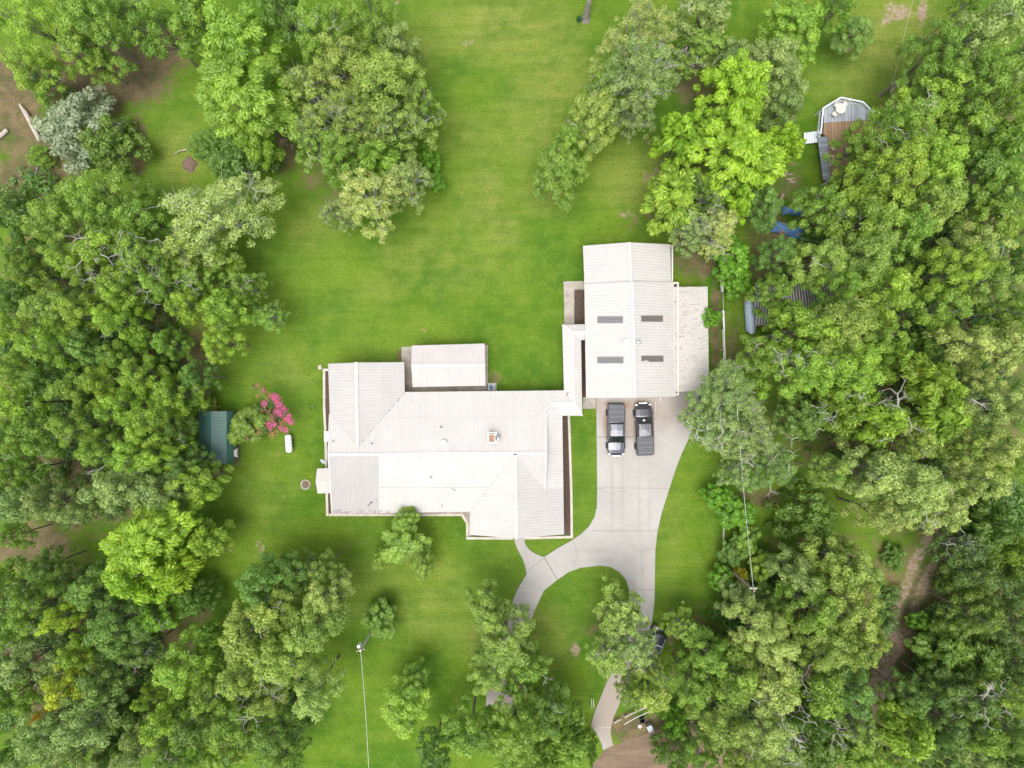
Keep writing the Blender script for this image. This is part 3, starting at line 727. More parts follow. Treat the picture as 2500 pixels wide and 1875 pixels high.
(390, 1120, 48, 13, 'O', 'bright', 'bright narrow oak by the lower end of the shed'),
(452, 1128, 44, 10, 'O', 'cool', 'cool green tree at the foot of the green shed'),
(35, 1150, 46, 12, 'O', 'mid', 'green oak on the left edge above the brown opening'),
(285, 1190, 72, 14, 'O', 'sage', 'sage oak above the huge lime maple'),
(390, 1190, 62, 12, 'O', 'sage', 'sage oak at the upper right of the huge lime maple'),
(475, 1175, 58, 11, 'O', 'bright', 'green oak at the lawn edge below the shed'),
(440, 1230, 40, 10, 'O', 'mid', 'green oak between the sage oaks and the lawn'),
(40, 1235, 58, 14, 'O', 'sage', 'sage oak on the left edge over the brown opening'),
(120, 1225, 56, 13, 'O', 'sage', 'sage oak above the brown opening, second from the edge'),
(200, 1245, 38, 11, 'O', 'sage', 'small sage oak right of the brown opening'),
(25, 1310, 38, 9, 'O', 'mid', 'green crown on the left edge beside the brown opening'),
(604, 1040, 50, 4.5, 'F', 'mid', 'leafy green crepe myrtle side crown between the shed and the pink blossom'),
(572, 1065, 22, 3, 'F', 'mid', 'low green shrub over the corner of the green shed'),
(495, 990, 26, 4, 'S', 'olive', 'yellowish grassy shrub at the top of the green shed'),
]
WILD_LITTER = [t for t in TREES]
labs = [t[6] for t in TREES]
assert len(set(labs)) == len(labs), [l for l in labs if labs.count(l) > 1]
for l in labs: assert 4 <= len(l.split()) <= 16, l

# ------------------------------------------------------------------ foliage meshes
def quads_mesh(name, C, T1, T2, tint, mat):
    n = len(C)
    V = np.empty((n, 4, 3), dtype=np.float32)
    V[:, 0] = C - T1; V[:, 1] = C - T2; V[:, 2] = C + T1; V[:, 3] = C + T2
    me = bpy.data.meshes.new(name)
    me.vertices.add(n * 4); me.vertices.foreach_set('co', V.ravel())
    me.loops.add(n * 4); me.loops.foreach_set('vertex_index', np.arange(n * 4, dtype=np.int32))
    me.polygons.add(n); me.polygons.foreach_set('loop_start', np.arange(0, n * 4, 4, dtype=np.int32))
    try: me.polygons.foreach_set('loop_total', np.full(n, 4, dtype=np.int32))
    except Exception: pass
    me.update(calc_edges=True)
    a = me.attributes.new('tint', 'FLOAT', 'POINT')
    a.data.foreach_set('value', np.repeat(tint, 4).astype(np.float32))
    me.materials.append(mat)
    return me

def unit(a): return a / np.maximum(np.linalg.norm(a, axis=1, keepdims=True), 1e-6)

def leaf_cloud(rng, lobes, dens, size, kind):
    """lobes = [(x, y, z, r, tint)] -> centres, half axes, tint of the leaves on them"""
    Cs, T1s, T2s, Ts = [], [], [], []
    for (x, y, z, r, tt) in lobes:
        n = max(6, int(dens * r * r))
        d = unit(rng.normal(size=(n, 3))); d[:, 2] = np.where(d[:, 2] < -0.25, -d[:, 2], d[:, 2])
        rad = r * (0.62 + 0.42 * rng.random(n) ** 0.6)
        rad *= 1 + 0.22 * np.sin(d[:, 0] * 7 + x * 3) * np.sin(d[:, 1] * 7 + y * 5)
        fl = np.array([1, 1, 0.85])
        c = np.array([x, y, z]) + d * rad[:, None] * fl
        nrm = unit(d + rng.normal(size=(n, 3)) * 0.38 + np.array([0, 0, 0.50]))
        if kind == 'F':
            out = unit(np.stack([x + d[:, 0] * r * 2.0, y + d[:, 1] * r * 2.0, np.full(n, -0.35 * r)], 1) + rng.normal(size=(n, 3)) * 0.45)
            t1 = unit(out - nrm * (out * nrm).sum(1)[:, None])
            asp, ls = 0.40, 1.45
        else:
            q = rng.normal(size=(n, 3)); t1 = unit(q - nrm * (q * nrm).sum(1)[:, None]); asp, ls = 0.68, 1.0
        t2 = np.cross(nrm, t1)
        s = size * (0.55 + 0.8 * rng.random(n)) * 0.5
        Cs.append(c); T1s.append(t1 * (s * ls)[:, None]); T2s.append(t2 * (s * ls * asp)[:, None])
        Ts.append(np.clip(tt + rng.normal(size=n) * 0.24, 0, 1))
    return np.concatenate(Cs), np.concatenate(T1s), np.concatenate(T2s), np.concatenate(Ts)

def make_proto(kind, R, h, seed):
    rng = np.random.default_rng(seed)
    am = rng.uniform(0.03, 0.13, 5); ph = rng.uniform(0, 6.28, 5)
    if kind == 'A': am *= 1.35
    def outl(th): return 1 + sum(am[k] * np.cos((k + 2) * th + ph[k]) for k in range(5)) - 0.10
    zb = 0.42 * h if kind != 'S' else 0.15 * h
    lobes = []; ks = math.sqrt(R / 4.5)
    rmin, rmax = {'O': (0.50, 0.95), 'F': (0.45, 0.95), 'A': (0.34, 0.72), 'S': (0.30, 0.55)}[kind]
    rmin *= ks; rmax *= ks * rng.uniform(0.85, 1.15)
    if kind == 'S': rmin, rmax = rmin * 1.3, rmax * 1.3
    gap = {'O': 0.03, 'F': 0.03, 'A': 0.12, 'S': 0.0}[kind]
    for layer, (frac, cnt, sp) in enumerate(((1.0, 4200, 0.74), (0.55, 1200, 0.95))):
        placed = []
        for _ in range(cnt):
            th = rng.uniform(0, 6.283); rr = math.sqrt(rng.random())
            r = rng.uniform(rmin, rmax); Rm = R * outl(th) - r * 0.7
            x, y = rr * Rm * math.cos(th), rr * Rm * math.sin(th)
            if any((x - a) ** 2 + (y - b) ** 2 < (sp * 0.86 * (r + c)) ** 2 for a, b, c in placed): continue
            placed.append((x, y, r))
            if layer == 0 and rng.random() < gap: continue
            dome = math.sqrt(max(0.03, 1 - (rr * 0.97) ** 2))
            z = zb + (h - zb) * dome * frac - r * 0.9 + rng.normal() * 0.10 * (h - zb)
            z = min(max(z, zb * 0.7), h - r * 0.8)
            lobes.append((x, y, z, r, float(np.clip(0.5 + rng.normal() * 0.17, 0.1, 0.9)), layer))
    size = {'O': 0.195, 'F': 0.22, 'A': 0.18, 'S': 0.17}[kind]
    vs = rng.uniform(0.85, 1.22); size *= vs
    dens = {'O': 520, 'F': 470, 'A': 430, 'S': 520}[kind] / ks / vs ** 1.6
    C, T1, T2, T = leaf_cloud(rng, [l[:5] for l in lobes], dens, size, kind)
    crown = quads_mesh('crown', C, T1, T2, T, M['leaf'])
    # trunk and limbs
    mb = MB(); tr = {'O': 0.034, 'F': 0.026, 'A': 0.030, 'S': 0.022}[kind] * R * 1.4
    fork = (0, 0, h * (0.36 if kind != 'S' else 0.12))
    mb.tube([(0, 0, -0.2), (0, 0, 0.25), (tr * 0.3, 0, fork[2] * 0.6), fork], [tr * 1.7, tr * 1.15, tr * 0.95, tr * 0.9], 8)
    ups = [l for l in lobes if l[5] == 0]
    idx = rng.permutation(len(ups))[:{'O': 12, 'F': 9, 'A': 20, 'S': 5}[kind]]
    for i in idx:
        x, y, z, r = ups[i][:4]; zt = z + (r * 0.3 if kind != 'A' else r * 0.75)
        m1 = (x * 0.35 + rng.normal() * 0.2, y * 0.35 + rng.normal() * 0.2, fork[2] + (zt - fork[2]) * 0.5)
        m2 = (x * 0.75 + rng.normal() * 0.2, y * 0.75 + rng.normal() * 0.2, fork[2] + (zt - fork[2]) * 0.85)
        mb.tube([fork, m1, m2, (x, y, zt)], [tr * 0.5, tr * 0.36, tr * 0.22, tr * 0.07], 5, m=(1 if kind == 'A' else 0), cap=False)
        if kind == 'O' and i % 3 == 0:
            for _ in range(2):
                q = (x + rng.normal() * r * 0.9, y + rng.normal() * r * 0.9, z + r * 0.95)
                mb.tube([m2, ((m2[0] + q[0]) / 2, (m2[1] + q[1]) / 2, (m2[2] + q[2]) / 2 + 0.15), q], [tr * 0.15, tr * 0.10, tr * 0.03], 4, m=1, cap=False)
        if kind == 'A':
            for _ in range(4):
                q = (x + rng.normal() * r, y + rng.normal() * r, zt + 0.15 + rng.random() * 0.5)
                mb.tube([m2, ((m2[0] + q[0]) / 2 + rng.normal() * 0.1, (m2[1] + q[1]) / 2 + rng.normal() * 0.1, (m2[2] + q[2]) / 2 + 0.15), q], [tr * 0.16, tr * 0.11, tr * 0.03], 4, m=1, cap=False)
    to = mb.build('trunk', [M['bark'], M['bark_pale']])
    tm = to.data; bpy.data.objects.remove(to)
    return tm, crown, R, h

PROTO = {}
for key, kind, R, h, cnt in (('OB', 'O', 4.3, 14, 5), ('OS', 'O', 2.6, 9, 5), ('FB', 'F', 4.3, 13, 3), ('FS', 'F', 2.0, 5, 4),
                             ('AB', 'A', 4.2, 13, 3), ('AS', 'A', 2.4, 9, 3), ('SS', 'S', 2.2, 3.5, 3)):
    PROTO[key] = [make_proto(kind, R, h, 100 * i + sum(map(ord, key))) for i in range(cnt)]

NAMES = {'O': 'oak_tree', 'F': 'feathery_tree', 'A': 'airy_tree', 'S': 'bush'}
rnd = random.Random(5)
def bare_mesh(seed, R=1.5):
    rg = random.Random(seed); mb = MB(); a0 = rg.random() * 6.28
    def grow(p, a, l, r, d):
        b = a + rg.uniform(-.5, .5); q = (p[0] + l * math.cos(b), p[1] + l * math.sin(b), p[2] + rg.uniform(.02, .22) * l)
        m = ((p[0] + q[0]) / 2 + rg.uniform(-.08, .08) * l, (p[1] + q[1]) / 2 + rg.uniform(-.08, .08) * l, (p[2] + q[2]) / 2)
        mb.tube([p, m, q], [r, r * .8, r * .6], 5, cap=False)
        if d > 0:
            for s in (-1, 1) if rg.random() < .8 else (1,): grow(q, b + s * rg.uniform(.25, .8), l * rg.uniform(.55, .8), r * .6, d - 1)
            if rg.random() < .5: grow(m, b + rg.choice((-1, 1)) * rg.uniform(.5, 1.0), l * .5, r * .5, d - 1)
    grow((0, 0, -.5), a0, R * .5, .05, 4)
    if rg.random() < .6: grow((0, 0, -.5), a0 + 2.4, R * .4, .04, 3)
    o = mb.build('bare_branch', M['bark_pale']); me = o.data; bpy.data.objects.remove(o); return me
BARE = [bare_mesh(s) for s in range(5)]
def plant_trees():
    for i, (px, py, R, h, kind, col, lab) in enumerate(TREES):
        Rr = R * (H - 0.72 * h) / F
        big = Rr > 3.0
        key = {'O': ('OS', 'OB'), 'F': ('FS', 'FB'), 'A': ('AS', 'AB'), 'S': ('SS', 'SS')}[kind][big]
        tm, cm, R0, h0 = PROTO[key][(i * 7 + i // 5) % len(PROTO[key])]
        small = h <= 5 or kind == 'S'
        nm = 'bush' if h < 5.5 else ('leafy_tree' if kind == 'S' else NAMES[kind])
        p = P(px, py, h * 0.72)
        root = empty(nm, (p.x, p.y, 0), rnd.uniform(0, 6.28))
        s = Rr / R0 * 1.03; an = rnd.uniform(0.88, 1.12)
        root.scale = (s * an, s / an, h / h0)
        cat = 'bush' if nm == 'bush' else 'tree'
        tag(root, lab, cat, 'bushes around the yard' if nm == 'bush' else 'trees of the woods and yard')
        link_mesh('trunk', tm, root)
        c = link_mesh('crown', cm, root)
        n_b = (6 if 'white' in lab or 'bare' in lab else 3 if kind == 'A' else 1 if kind == 'O' and i % 3 == 0 else 0) if h > 8 else 0
        for q in range(n_b):
            a_ = rnd.uniform(0, 6.28); d_ = R0 * math.sqrt(rnd.uniform(.03, .75)); t_ = d_ / R0
            br = link_mesh('bare_branch', BARE[rnd.randrange(5)], root)
            br.location = (d_ * math.cos(a_), d_ * math.sin(a_), h0 * (.42 + .58 * math.sqrt(1 - t_ * t_)) + (.35 if n_b > 3 else 0)); br.rotation_euler = (0, 0, rnd.uniform(0, 6.28))
            k_ = rnd.uniform(.55, 1.15) * (1 if n_b > 3 else .8); br.scale = (k_, k_, k_)
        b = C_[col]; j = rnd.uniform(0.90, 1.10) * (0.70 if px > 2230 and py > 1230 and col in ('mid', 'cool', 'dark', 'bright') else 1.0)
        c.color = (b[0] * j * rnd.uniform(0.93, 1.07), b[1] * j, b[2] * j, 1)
# ------------------------------------------------------------------ the ground, one sheet to the horizon
def build_ground():
    xs = np.concatenate([[-900, -400, -200, -120], np.arange(-78, 78.01, 0.45), [120, 200, 400, 900]])
    ys = np.concatenate([[-900, -400, -200, -100], np.arange(-62, 62.01, 0.45), [100, 200, 400, 900]])
    X, Y = np.meshgrid(xs, ys); nx, ny = len(xs), len(ys)
    PX = 1250 + X * F / H; PY = 937.5 - Y * F / H
    def field(es):
        a = np.zeros_like(X)
        for (cx, cy, rx, ry, s) in es:
            d = np.sqrt(((PX - cx) / rx) ** 2 + ((PY - cy) / ry) ** 2)
            a = np.maximum(a, s * np.clip((1.25 - d) / 0.7, 0, 1))
        return a
    lit = [(60, 440, 90, 70, 1.0), (20, 200, 90, 90, 1.0), (380, 130, 80, 70, 1.0), (240, 190, 185, 95, 1.2), (340, 165, 90, 60, 1.0), (40, 280, 80, 120, .9), (110, 400, 100, 100, .8), (335, 360, 26, 90, .85), (700, 350, 35, 80, .75),
           (860, 240, 120, 170, .7), (800, 430, 90, 80, .45), (1690, 190, 60, 70, .75), (1730, 300, 70, 110, .6), (1880, 620, 60, 120, .8), (1925, 440, 50, 50, .5),
           (1700, 640, 60, 45, .85), (1700, 600, 50, 30, .7), (1748, 800, 14, 130, .95), (1790, 840, 25, 80, .5), (440, 860, 70, 60, .9), (500, 900, 45, 45, .7), (80, 1330, 120, 60, .95),
           (200, 800, 260, 260, .85), (180, 1150, 260, 160, .9), (180, 1600, 250, 240, .85), (420, 1560, 70, 60, .8), (480, 1480, 50, 50, .6),
           (2120, 700, 260, 240, .9), (2330, 620, 190, 500, .8), (2200, 1000, 330, 180, .85), (1850, 1215, 70, 30, .7), (2320, 1600, 300, 300, .85), (2000, 1600, 260, 300, .8),
           (1720, 1640, 90, 160, .6), (1660, 1560, 30, 60, .5), (2380, 850, 150, 220, .8), (2160, 1500, 60, 220, .6), (2230, 1330, 60, 50, .5),
           (520, 1150, 50, 16, .85), (575, 1110, 14, 30, .8), (1480, 1530, 60, 70, .4), (2150, 420, 110, 130, .7), (975, 865, 10, 20, .8), (1205, 925, 20, 16, .6), (1560, 1780, 90, 42, 1.0), (1640, 470, 90, 70, .35), (1570, 540, 70, 40, .35), (1690, 300, 40, 160, .5),
           (1840, 700, 40, 90, .5), (850, 1330, 30, 20, .3), (650, 1690, 70, 60, .4)]
    bare = [(2190, 30, 40, 24, .8), (2165, 48, 12, 22, .7), (2250, 30, 12, 36, .85), (1404, 1585, 17, 18, .75), (520, 890, 22, 40, .45), (2070, 120, 14, 12, .5), (1685, 340, 12, 14, .5), (1575, 345, 12, 14, .6),
            (1600, 430, 40, 30, .42), (1535, 520, 30, 20, .42), (1250, 1690, 40, 26, .8), (560, 1335, 10, 10, .7), (635, 1335, 14, 22, .5), (970, 5, 8, 8, .9), (1140, 105, 16, 12, .5), (1035, 805, 18, 4, .5), (1640, 1570, 14, 40, .5),
            (700, 350, 25, 40, .5), (460, 900, 20, 20, .5), (2135, 1540, 26, 90, .5), (2255, 1300, 30, 40, .3), (1660, 600, 30, 12, .5), (1500, 1825, 60, 10, .5)]
    # the two wheel ruts of the track in the lower right
    tr = [(2300, 1290), (2262, 1360), (2232, 1430), (2205, 1500), (2190, 1560), (2165, 1620), (2140, 1690), (2110, 1740), (2090, 1800)]
    for (a, b), (c, d) in zip(tr[:-1], tr[1:]):
        for t in np.linspace(0, 1, 6):
            for o in ((-20, 22) if b < 1560 else (0, 0)):
                bare.append((a + (c - a) * t + o, b + (d - b) * t, 15 if b < 1560 else 34, 22, .80))
            lit.append((a + (c - a) * t, b + (d - b) * t, 60, 40, .45))
    yel = [(1000, 620, 90, 50, .5), (1180, 480, 60, 90, .7), (1230, 560, 50, 60, .6), (760, 560, 60, 60, .5), (930, 700, 80, 40, .4), (1330, 470, 80, 60, .6), (420, 120, 60, 60, .8), (2180, 90, 150, 110, .9), (2100, 200, 130, 60, .6), (1230, 70, 200, 90, .75), (1360, 190, 110, 90, .7), (1000, 120, 80, 80, .5), (1170, 330, 120, 60, .5), (1120, 600, 150, 120, .35),
           (1330, 1560, 70, 90, .6), (1560, 430, 120, 90, .7), (1180, 1560, 90, 60, .6), (520, 240, 60, 60, .2), (1000, 1400, 160, 60, .4), (640, 1200, 90, 120, .25), (700, 900, 80, 60, .35),
           (440, 380, 60, 80, .7), (500, 830, 60, 50, .8), (850, 1480, 60, 50, .4), (1640, 1320, 30, 120, .4), (1060, 1500, 100, 80, .5), (1700, 400, 60, 90, .5), (2190, 1440, 60, 90, .8), (1300, 300, 90, 120, .6)]
    L_, B_, Y_ = field(lit), field(bare), field(yel)
    me = bpy.data.meshes.new('ground')
    V = np.stack([X, Y, np.zeros_like(X)], -1).reshape(-1, 3)
    i = np.arange(nx * ny).reshape(ny, nx)
    fs = np.stack([i[:-1, :-1], i[:-1, 1:], i[1:, 1:], i[1:, :-1]], -1).reshape(-1, 4)
    me.vertices.add(len(V)); me.vertices.foreach_set('co', V.astype(np.float32).ravel())
    me.loops.add(len(fs) * 4); me.loops.foreach_set('vertex_index', fs.astype(np.int32).ravel())
    me.polygons.add(len(fs)); me.polygons.foreach_set('loop_start', np.arange(0, len(fs) * 4, 4, dtype=np.int32))
    me.update(calc_edges=True)
    for n_, a_ in (('litter', L_), ('bare', B_), ('yellow', Y_)):
        at = me.attributes.new(n_, 'FLOAT', 'POINT'); at.data.foreach_set('value', a_.astype(np.float32).ravel())
    me.materials.append(M['ground'])
    tag(link_mesh('ground', me), kind='structure')
build_ground()

def inside(p, poly):
    x, y = p; c = False; n = len(poly)
    for i in range(n):
        x1, y1 = poly[i]; x2, y2 = poly[i - 1]
        if (y1 > y) != (y2 > y) and x < (x2 - x1) * (y - y1) / (y2 - y1) + x1: c = not c
    return c

def smooth_px(pts, n=4):
    """Catmull-Rom through the outline points"""
    out = []; L = len(pts)
    for i in range(L):
        p0, p1, p2, p3 = pts[i - 1], pts[i], pts[(i + 1) % L], pts[(i + 2) % L]
        for k in range(n):
            t = k / n
            out.append(tuple(0.5 * ((2 * p1[j]) + (-p0[j] + p2[j]) * t + (2 * p0[j] - 5 * p1[j] + 4 * p2[j] - p3[j]) * t * t + (-p0[j] + 3 * p1[j] - 3 * p2[j] + p3[j]) * t ** 3) for j in (0, 1)))
    return out

def slab(name, outer_px, holes_px, z, mat, kind='structure', parent=None):
    loops = [[tuple(P(a, b, z)[:2]) for a, b in outer_px]] + [[tuple(P(a, b, z)[:2]) for a, b in h] for h in holes_px]
    co = []; ed = []
    for lp in loops:
        b = len(co); co += [Vector(p) for p in lp]; ed += [(b + i, b + (i + 1) % len(lp)) for i in range(len(lp))]
    vs, es, fs, *_ = delaunay_2d_cdt(co, ed, [], 0, 1e-5)
    fs = [f for f in fs if inside((sum(vs[i].x for i in f) / len(f), sum(vs[i].y for i in f) / len(f)), loops[0])
          and not any(inside((sum(vs[i].x for i in f) / len(f), sum(vs[i].y for i in f) / len(f)), h) for h in loops[1:])]
    mb = MB(); mb.add([(v.x, v.y, z) for v in vs], fs)
    for lp in loops:
        n = len(lp)
        for i in range(n):
            a, b = lp[i], lp[(i + 1) % n]
            mb.add([(a[0], a[1], z), (b[0], b[1], z), (b[0], b[1], -0.05), (a[0], a[1], -0.05)], [(0, 1, 2, 3)])
    o = mb.build(name, mat, parent)
    if kind: o['kind'] = kind
    return o

drive_outer = [(1455, 968), (1456, 1000), (1457, 1100), (1458, 1190), (1457, 1238), (1451, 1263), (1438, 1285), (1420, 1303), (1395, 1320), (1362, 1338), (1330, 1359),
    (1323, 1359), (1305, 1351), (1290, 1340), (1282, 1327), (1278, 1306), (1254, 1306), (1256, 1322), (1262, 1338), (1275, 1363), (1281, 1378), (1286, 1402), (1276, 1418), (1264, 1438), (1254, 1461), (1246, 1486),
    (1238, 1530), (1222, 1580), (1204, 1630), (1188, 1690), (1186, 1725), (1222, 1738), (1262, 1725), (1262, 1700), (1266, 1640), (1276, 1590), (1288, 1544), (1298, 1514), (1305, 1491), (1317, 1465), (1328, 1442), (1360, 1416), (1388, 1397), (1418, 1386), (1464, 1381), (1490, 1384), (1513, 1397),
    (1528, 1416), (1535, 1436), (1537, 1468), (1531, 1530), (1512, 1590), (1490, 1645), (1469, 1695), (1450, 1744), (1443, 1772), (1462, 1800), (1470, 1820), (1472, 1832), (1497, 1819), (1491, 1790), (1492, 1774), (1497, 1754),
    (1513, 1717), (1527, 1679), (1550, 1632), (1572, 1582), (1592, 1518), (1598, 1468), (1599, 1400), (1600, 1344), (1605, 1299), (1616, 1250), (1632, 1200), (1650, 1145), (1664, 1108), (1680, 1075), (1691, 1048), (1712, 1020), (1722, 985), (1722, 956), (1650, 956)]
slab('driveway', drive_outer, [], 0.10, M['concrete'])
def joint(name, pts, wd=0.07, mat='joint', z=0.104):
    mb = MB()
    for a, b in zip(pts[:-1], pts[1:]):
        p, q = P(*a, 0.1), P(*b, 0.1); d = (q - p).normalized(); s = Vector((-d.y, d.x, 0)) * wd / 2
        mb.add([(*(p + s)[:2], z), (*(q + s)[:2], z), (*(q - s)[:2], z), (*(p - s)[:2], z)], [(0, 1, 2, 3)])
    o = mb.build(name, M[mat]); o['kind'] = 'structure'
joint('driveway_joint', [(1329, 1361), (1345, 1388), (1359, 1414)], 0.10)
joint('driveway_joint', [(1457, 1067), (1596, 1066)], 0.09)
joint('driveway_joint', [(1446, 1296), (1604, 1296)], 0.05)
joint('driveway_joint', [(1595, 985), (1596, 1066)], 0.08)
joint('driveway_joint', [(1604, 1066), (1657, 1096)], 0.09, 'joint_pale', 0.108)
joint('driveway_joint', [(1600, 980), (1601, 1066)], 0.06, 'joint_pale', 0.108)
joint('driveway_joint', [(1290, 1392), (1330, 1361)], 0.05)
joint('driveway_joint', [(1447, 1778), (1492, 1776)], 0.06, 'joint_pale', 0.108)
def crack(pts, wd):
    rr = random.Random(int(pts[0][0])); out = []
    for a, b in zip(pts[:-1], pts[1:]):
        for t in (0, .25, .5, .75): out.append((a[0] + (b[0] - a[0]) * t + rr.uniform(-2, 2), a[1] + (b[1] - a[1]) * t + rr.uniform(-2, 2)))
    joint('driveway_crack', out + [pts[-1]], wd, 'joint', 0.103)
crack([(1458, 1190), (1490, 1205), (1530, 1198), (1540, 1210)], .03); crack([(1540, 1330), (1565, 1345), (1600, 1338)], .03)
crack([(1400, 1322), (1410, 1350), (1405, 1388)], .03); crack([(1600, 1010), (1630, 1020), (1660, 1012), (1690, 1030)], .03); crack([(1275, 1420), (1300, 1440), (1325, 1436)], .03)
joint('driveway_joint', [(1456, 1191), (1633, 1192)], 0.04)
joint('driveway_joint', [(1264, 1480), (1307, 1492)], 0.05)
joint('driveway_joint', [(1537, 1440), (1598, 1440)], 0.045)
road = [(1440, 1875), (1462, 1850), (1474, 1834), (1500, 1820), (1530, 1808), (1570, 1795), (1610, 1780), (1640, 1768), (1680, 1752), (1760, 1730), (1860, 1890), (1700, 1900), (1640, 1960), (1500, 2050), (1380, 2060), (1380, 1940)]
slab('dirt_road', smooth_px(road, 3), [], 0.012, M['dirt'])
slab('patio', [(1376, 687), (1440, 686), (1440, 707), (1402, 707), (1402, 792), (1378, 792)], [], 0.10, M['patio'])
slab('patio', [(980, 847), (1191, 843), (1191, 965), (980, 965)], [], 0.10, M['patio'])
slab('patio', [(1423, 970), (1454, 970), (1454, 998), (1423, 998)], [], 0.104, M['patio'])
slab('flower_bed', [(1403, 708), (1440, 708), (1440, 792), (1403, 792)], [], 0.05, M['mulch'])
slab('flower_bed', [(1409, 810), (1445, 810), (1445, 969), (1409, 969)], [], 0.05, M['mulch'])
slab('flower_bed', [(1360, 1012), (1389, 1012), (1394, 1306), (1360, 1306)], [], 0.06, M['mulch'])
slab('flower_bed', [(793, 905), (815, 905), (818, 1252), (799, 1252)], [], 0.06, M['mulch'])
slab('patio', [(820, 1240), (1150, 1240), (1150, 1309), (1144, 1309), (1141, 1276), (1130, 1254), (820, 1254)], [], 0.07, M['patio'])

# concrete garden edging round the house
def edging():
    t = empty('garden_edging', P(1396, 1160, 0)); o = t.location
    tag(t, 'pale concrete edging kerb running round the flower beds of the house', 'kerb')
    def seg(pts, wd=0.27):
        mb = MB()
        for i_, (a, b) in enumerate(zip(pts[:-1], pts[1:])):
            p, q = P(*a, 0.15), P(*b, 0.15); d = (q - p).normalized(); dz = Vector((0, 0, 0.07 + 0.004 * (i_ % 3)))
            mb.bar(p - d * (wd / 2 - 0.003) - dz, q + d * (wd / 2 - 0.006) - dz, wd - 0.004 * (i_ % 3), 0.16)
        mb.v = [(v[0] - o.x, v[1] - o.y, v[2]) for v in mb.v]
        mb.build('kerb', M['concrete_curb'], t)
    seg([(798, 903), (791, 903), (791.5, 1000), (794, 1050), (795.5, 1100), (796.5, 1150), (799, 1257)])
    seg([(806, 1257), (1128, 1257), (1140.5, 1277), (1141, 1307)])
    seg([(1141, 1314), (1250, 1314.5)]); seg([(1283, 1314), (1396, 1311), (1395, 1210), (1392, 1110), (1389, 1018)])
edging()

# ------------------------------------------------------------------ roofs
def roof_part(name, polys, mats, parent, thick=0.14):
    """polys = [(points (px,py,z), rib axis, material slot)]: sheets with a closed underside and fascia"""
    O = parent.matrix_world.translation.copy() if parent else Vector()
    O = Vector(parent.location)
    mb = MB(); keymap = {}; edges = {}
    allv = []
    for pts, ax, ms in polys:
        W = [P(*p) - O for p in pts]
        if ax == 'y': uv = [((p + O).y, (p + O).x) for p in W]
        else: uv = [((p + O).x, (p + O).y) for p in W]
        # make sure the sheet faces up
        n = Vector()
        for i in range(len(W)): n += W[i].cross(W[(i + 1) % len(W)])
        if n.z < 0: W.reverse(); uv.reverse()
        tri = [tuple(range(len(W)))]
        mb.add(W, tri, ms, uv)
        mb.add([(v.x, v.y, v.z - thick) for v in W], [tuple(reversed(range(len(W))))], len(mats) - 1)
        for i in range(len(W)):
            a, b = W[i], W[(i + 1) % len(W)]
            k = tuple(sorted(((round(a.x, 2), round(a.y, 2)), (round(b.x, 2), round(b.y, 2)))))
            edges.setdefault(k, []).append((a, b))
    for k, l in edges.items():
        if len(l) == 1:
            a, b = l[0]
            mb.add([a, b, (b.x, b.y, b.z - thick), (a.x, a.y, a.z - thick)], [(0, 1, 2, 3)], len(mats) - 1)
    me = bpy.data.meshes.new(name); me.from_pydata(mb.v, [], mb.f)
    for m_ in mats: me.materials.append(m_)
    me.polygons.foreach_set('material_index', mb.m)
    uvl = me.uv_layers.new(name='UVMap'); li = np.empty(len(me.loops), dtype=np.int32); me.loops.foreach_get('vertex_index', li)
    uvl.data.foreach_set('uv', np.array(mb.uv, dtype=np.float32)[li].ravel()); me.update()
    return link_mesh(name, me, parent)

def caps(name, lines, parent, wd=0.22, mat='cap', lift=0.03):
    O = Vector(parent.location)
    for a, b in lines:
        mb = MB(); mb.bar(P(*a) - O + Vector((0, 0, lift)), P(*b) - O + Vector((0, 0, lift)), wd, 0.035); mb.build(name, M[mat], parent)

def prism_wall(name, pts, ztop, parent, mat, z0=0.0, th=0.16):
    """wall round a footprint given in photo pixels at ground level"""
    O = Vector(parent.location); mb = MB(); W = [Vector((*P(a, b, 0)[:2], 0)) - O for a, b in pts]; n = len(W)
    for i in range(n):
        a, b = W[i], W[(i + 1) % n]; d = (b - a).normalized()
        mb.bar(a + d * th / 2 + Vector((0, 0, (z0 + ztop) / 2 - O.z)), b + d * (th / 2 - 0.004) + Vector((0, 0, (z0 + ztop) / 2 - O.z)), th, ztop - z0)
    return mb.build(name, mat, parent)

def gable(parent, a, b, pk, z0, O, th=0.14):
    mb = MB()
    """triangular gable wall between roof points a, b (photo px, z) and peak pk"""
    A, B, K = P(*a), P(*b), P(*pk)
    d = (B - A); d.z = 0; nrm = Vector((-d.y, d.x, 0)).normalized() * th / 2
    mid = ((K.x, K.y))
    pts = [Vector((A.x, A.y, z0)), Vector((B.x, B.y, z0)), Vector((B.x, B.y, B.z - 0.15)), Vector((K.x, K.y, K.z - 0.15)), Vector((A.x, A.y, A.z - 0.15))]
    V = [p + nrm - O for p in pts] + [p - nrm - O for p in pts]
    mb.add(V, [(0, 1, 2, 3, 4), (9, 8, 7, 6, 5)] + [(i, i + 5, (i + 1) % 5 + 5, (i + 1) % 5) for i in range(5)])
    mb.build('gable_wall', M['wall'], parent)

def win(parent, c, size, rz=0.0):
    mb = MB(); O = Vector(parent.location); c = Vector(c) - O
    mb.box(c, (size[0] + 0.16, 0.07, size[1] + 0.16), rz); w_ = mb.build('window', M['trim'], parent)
    p = MB(); R = Matrix.Rotation(rz, 3, 'Z'); off = R @ Vector((0, -0.045, 0))
    p.box(c + off, (size[0], 0.02, size[1]), rz); p.build('pane', M['glass'], w_)

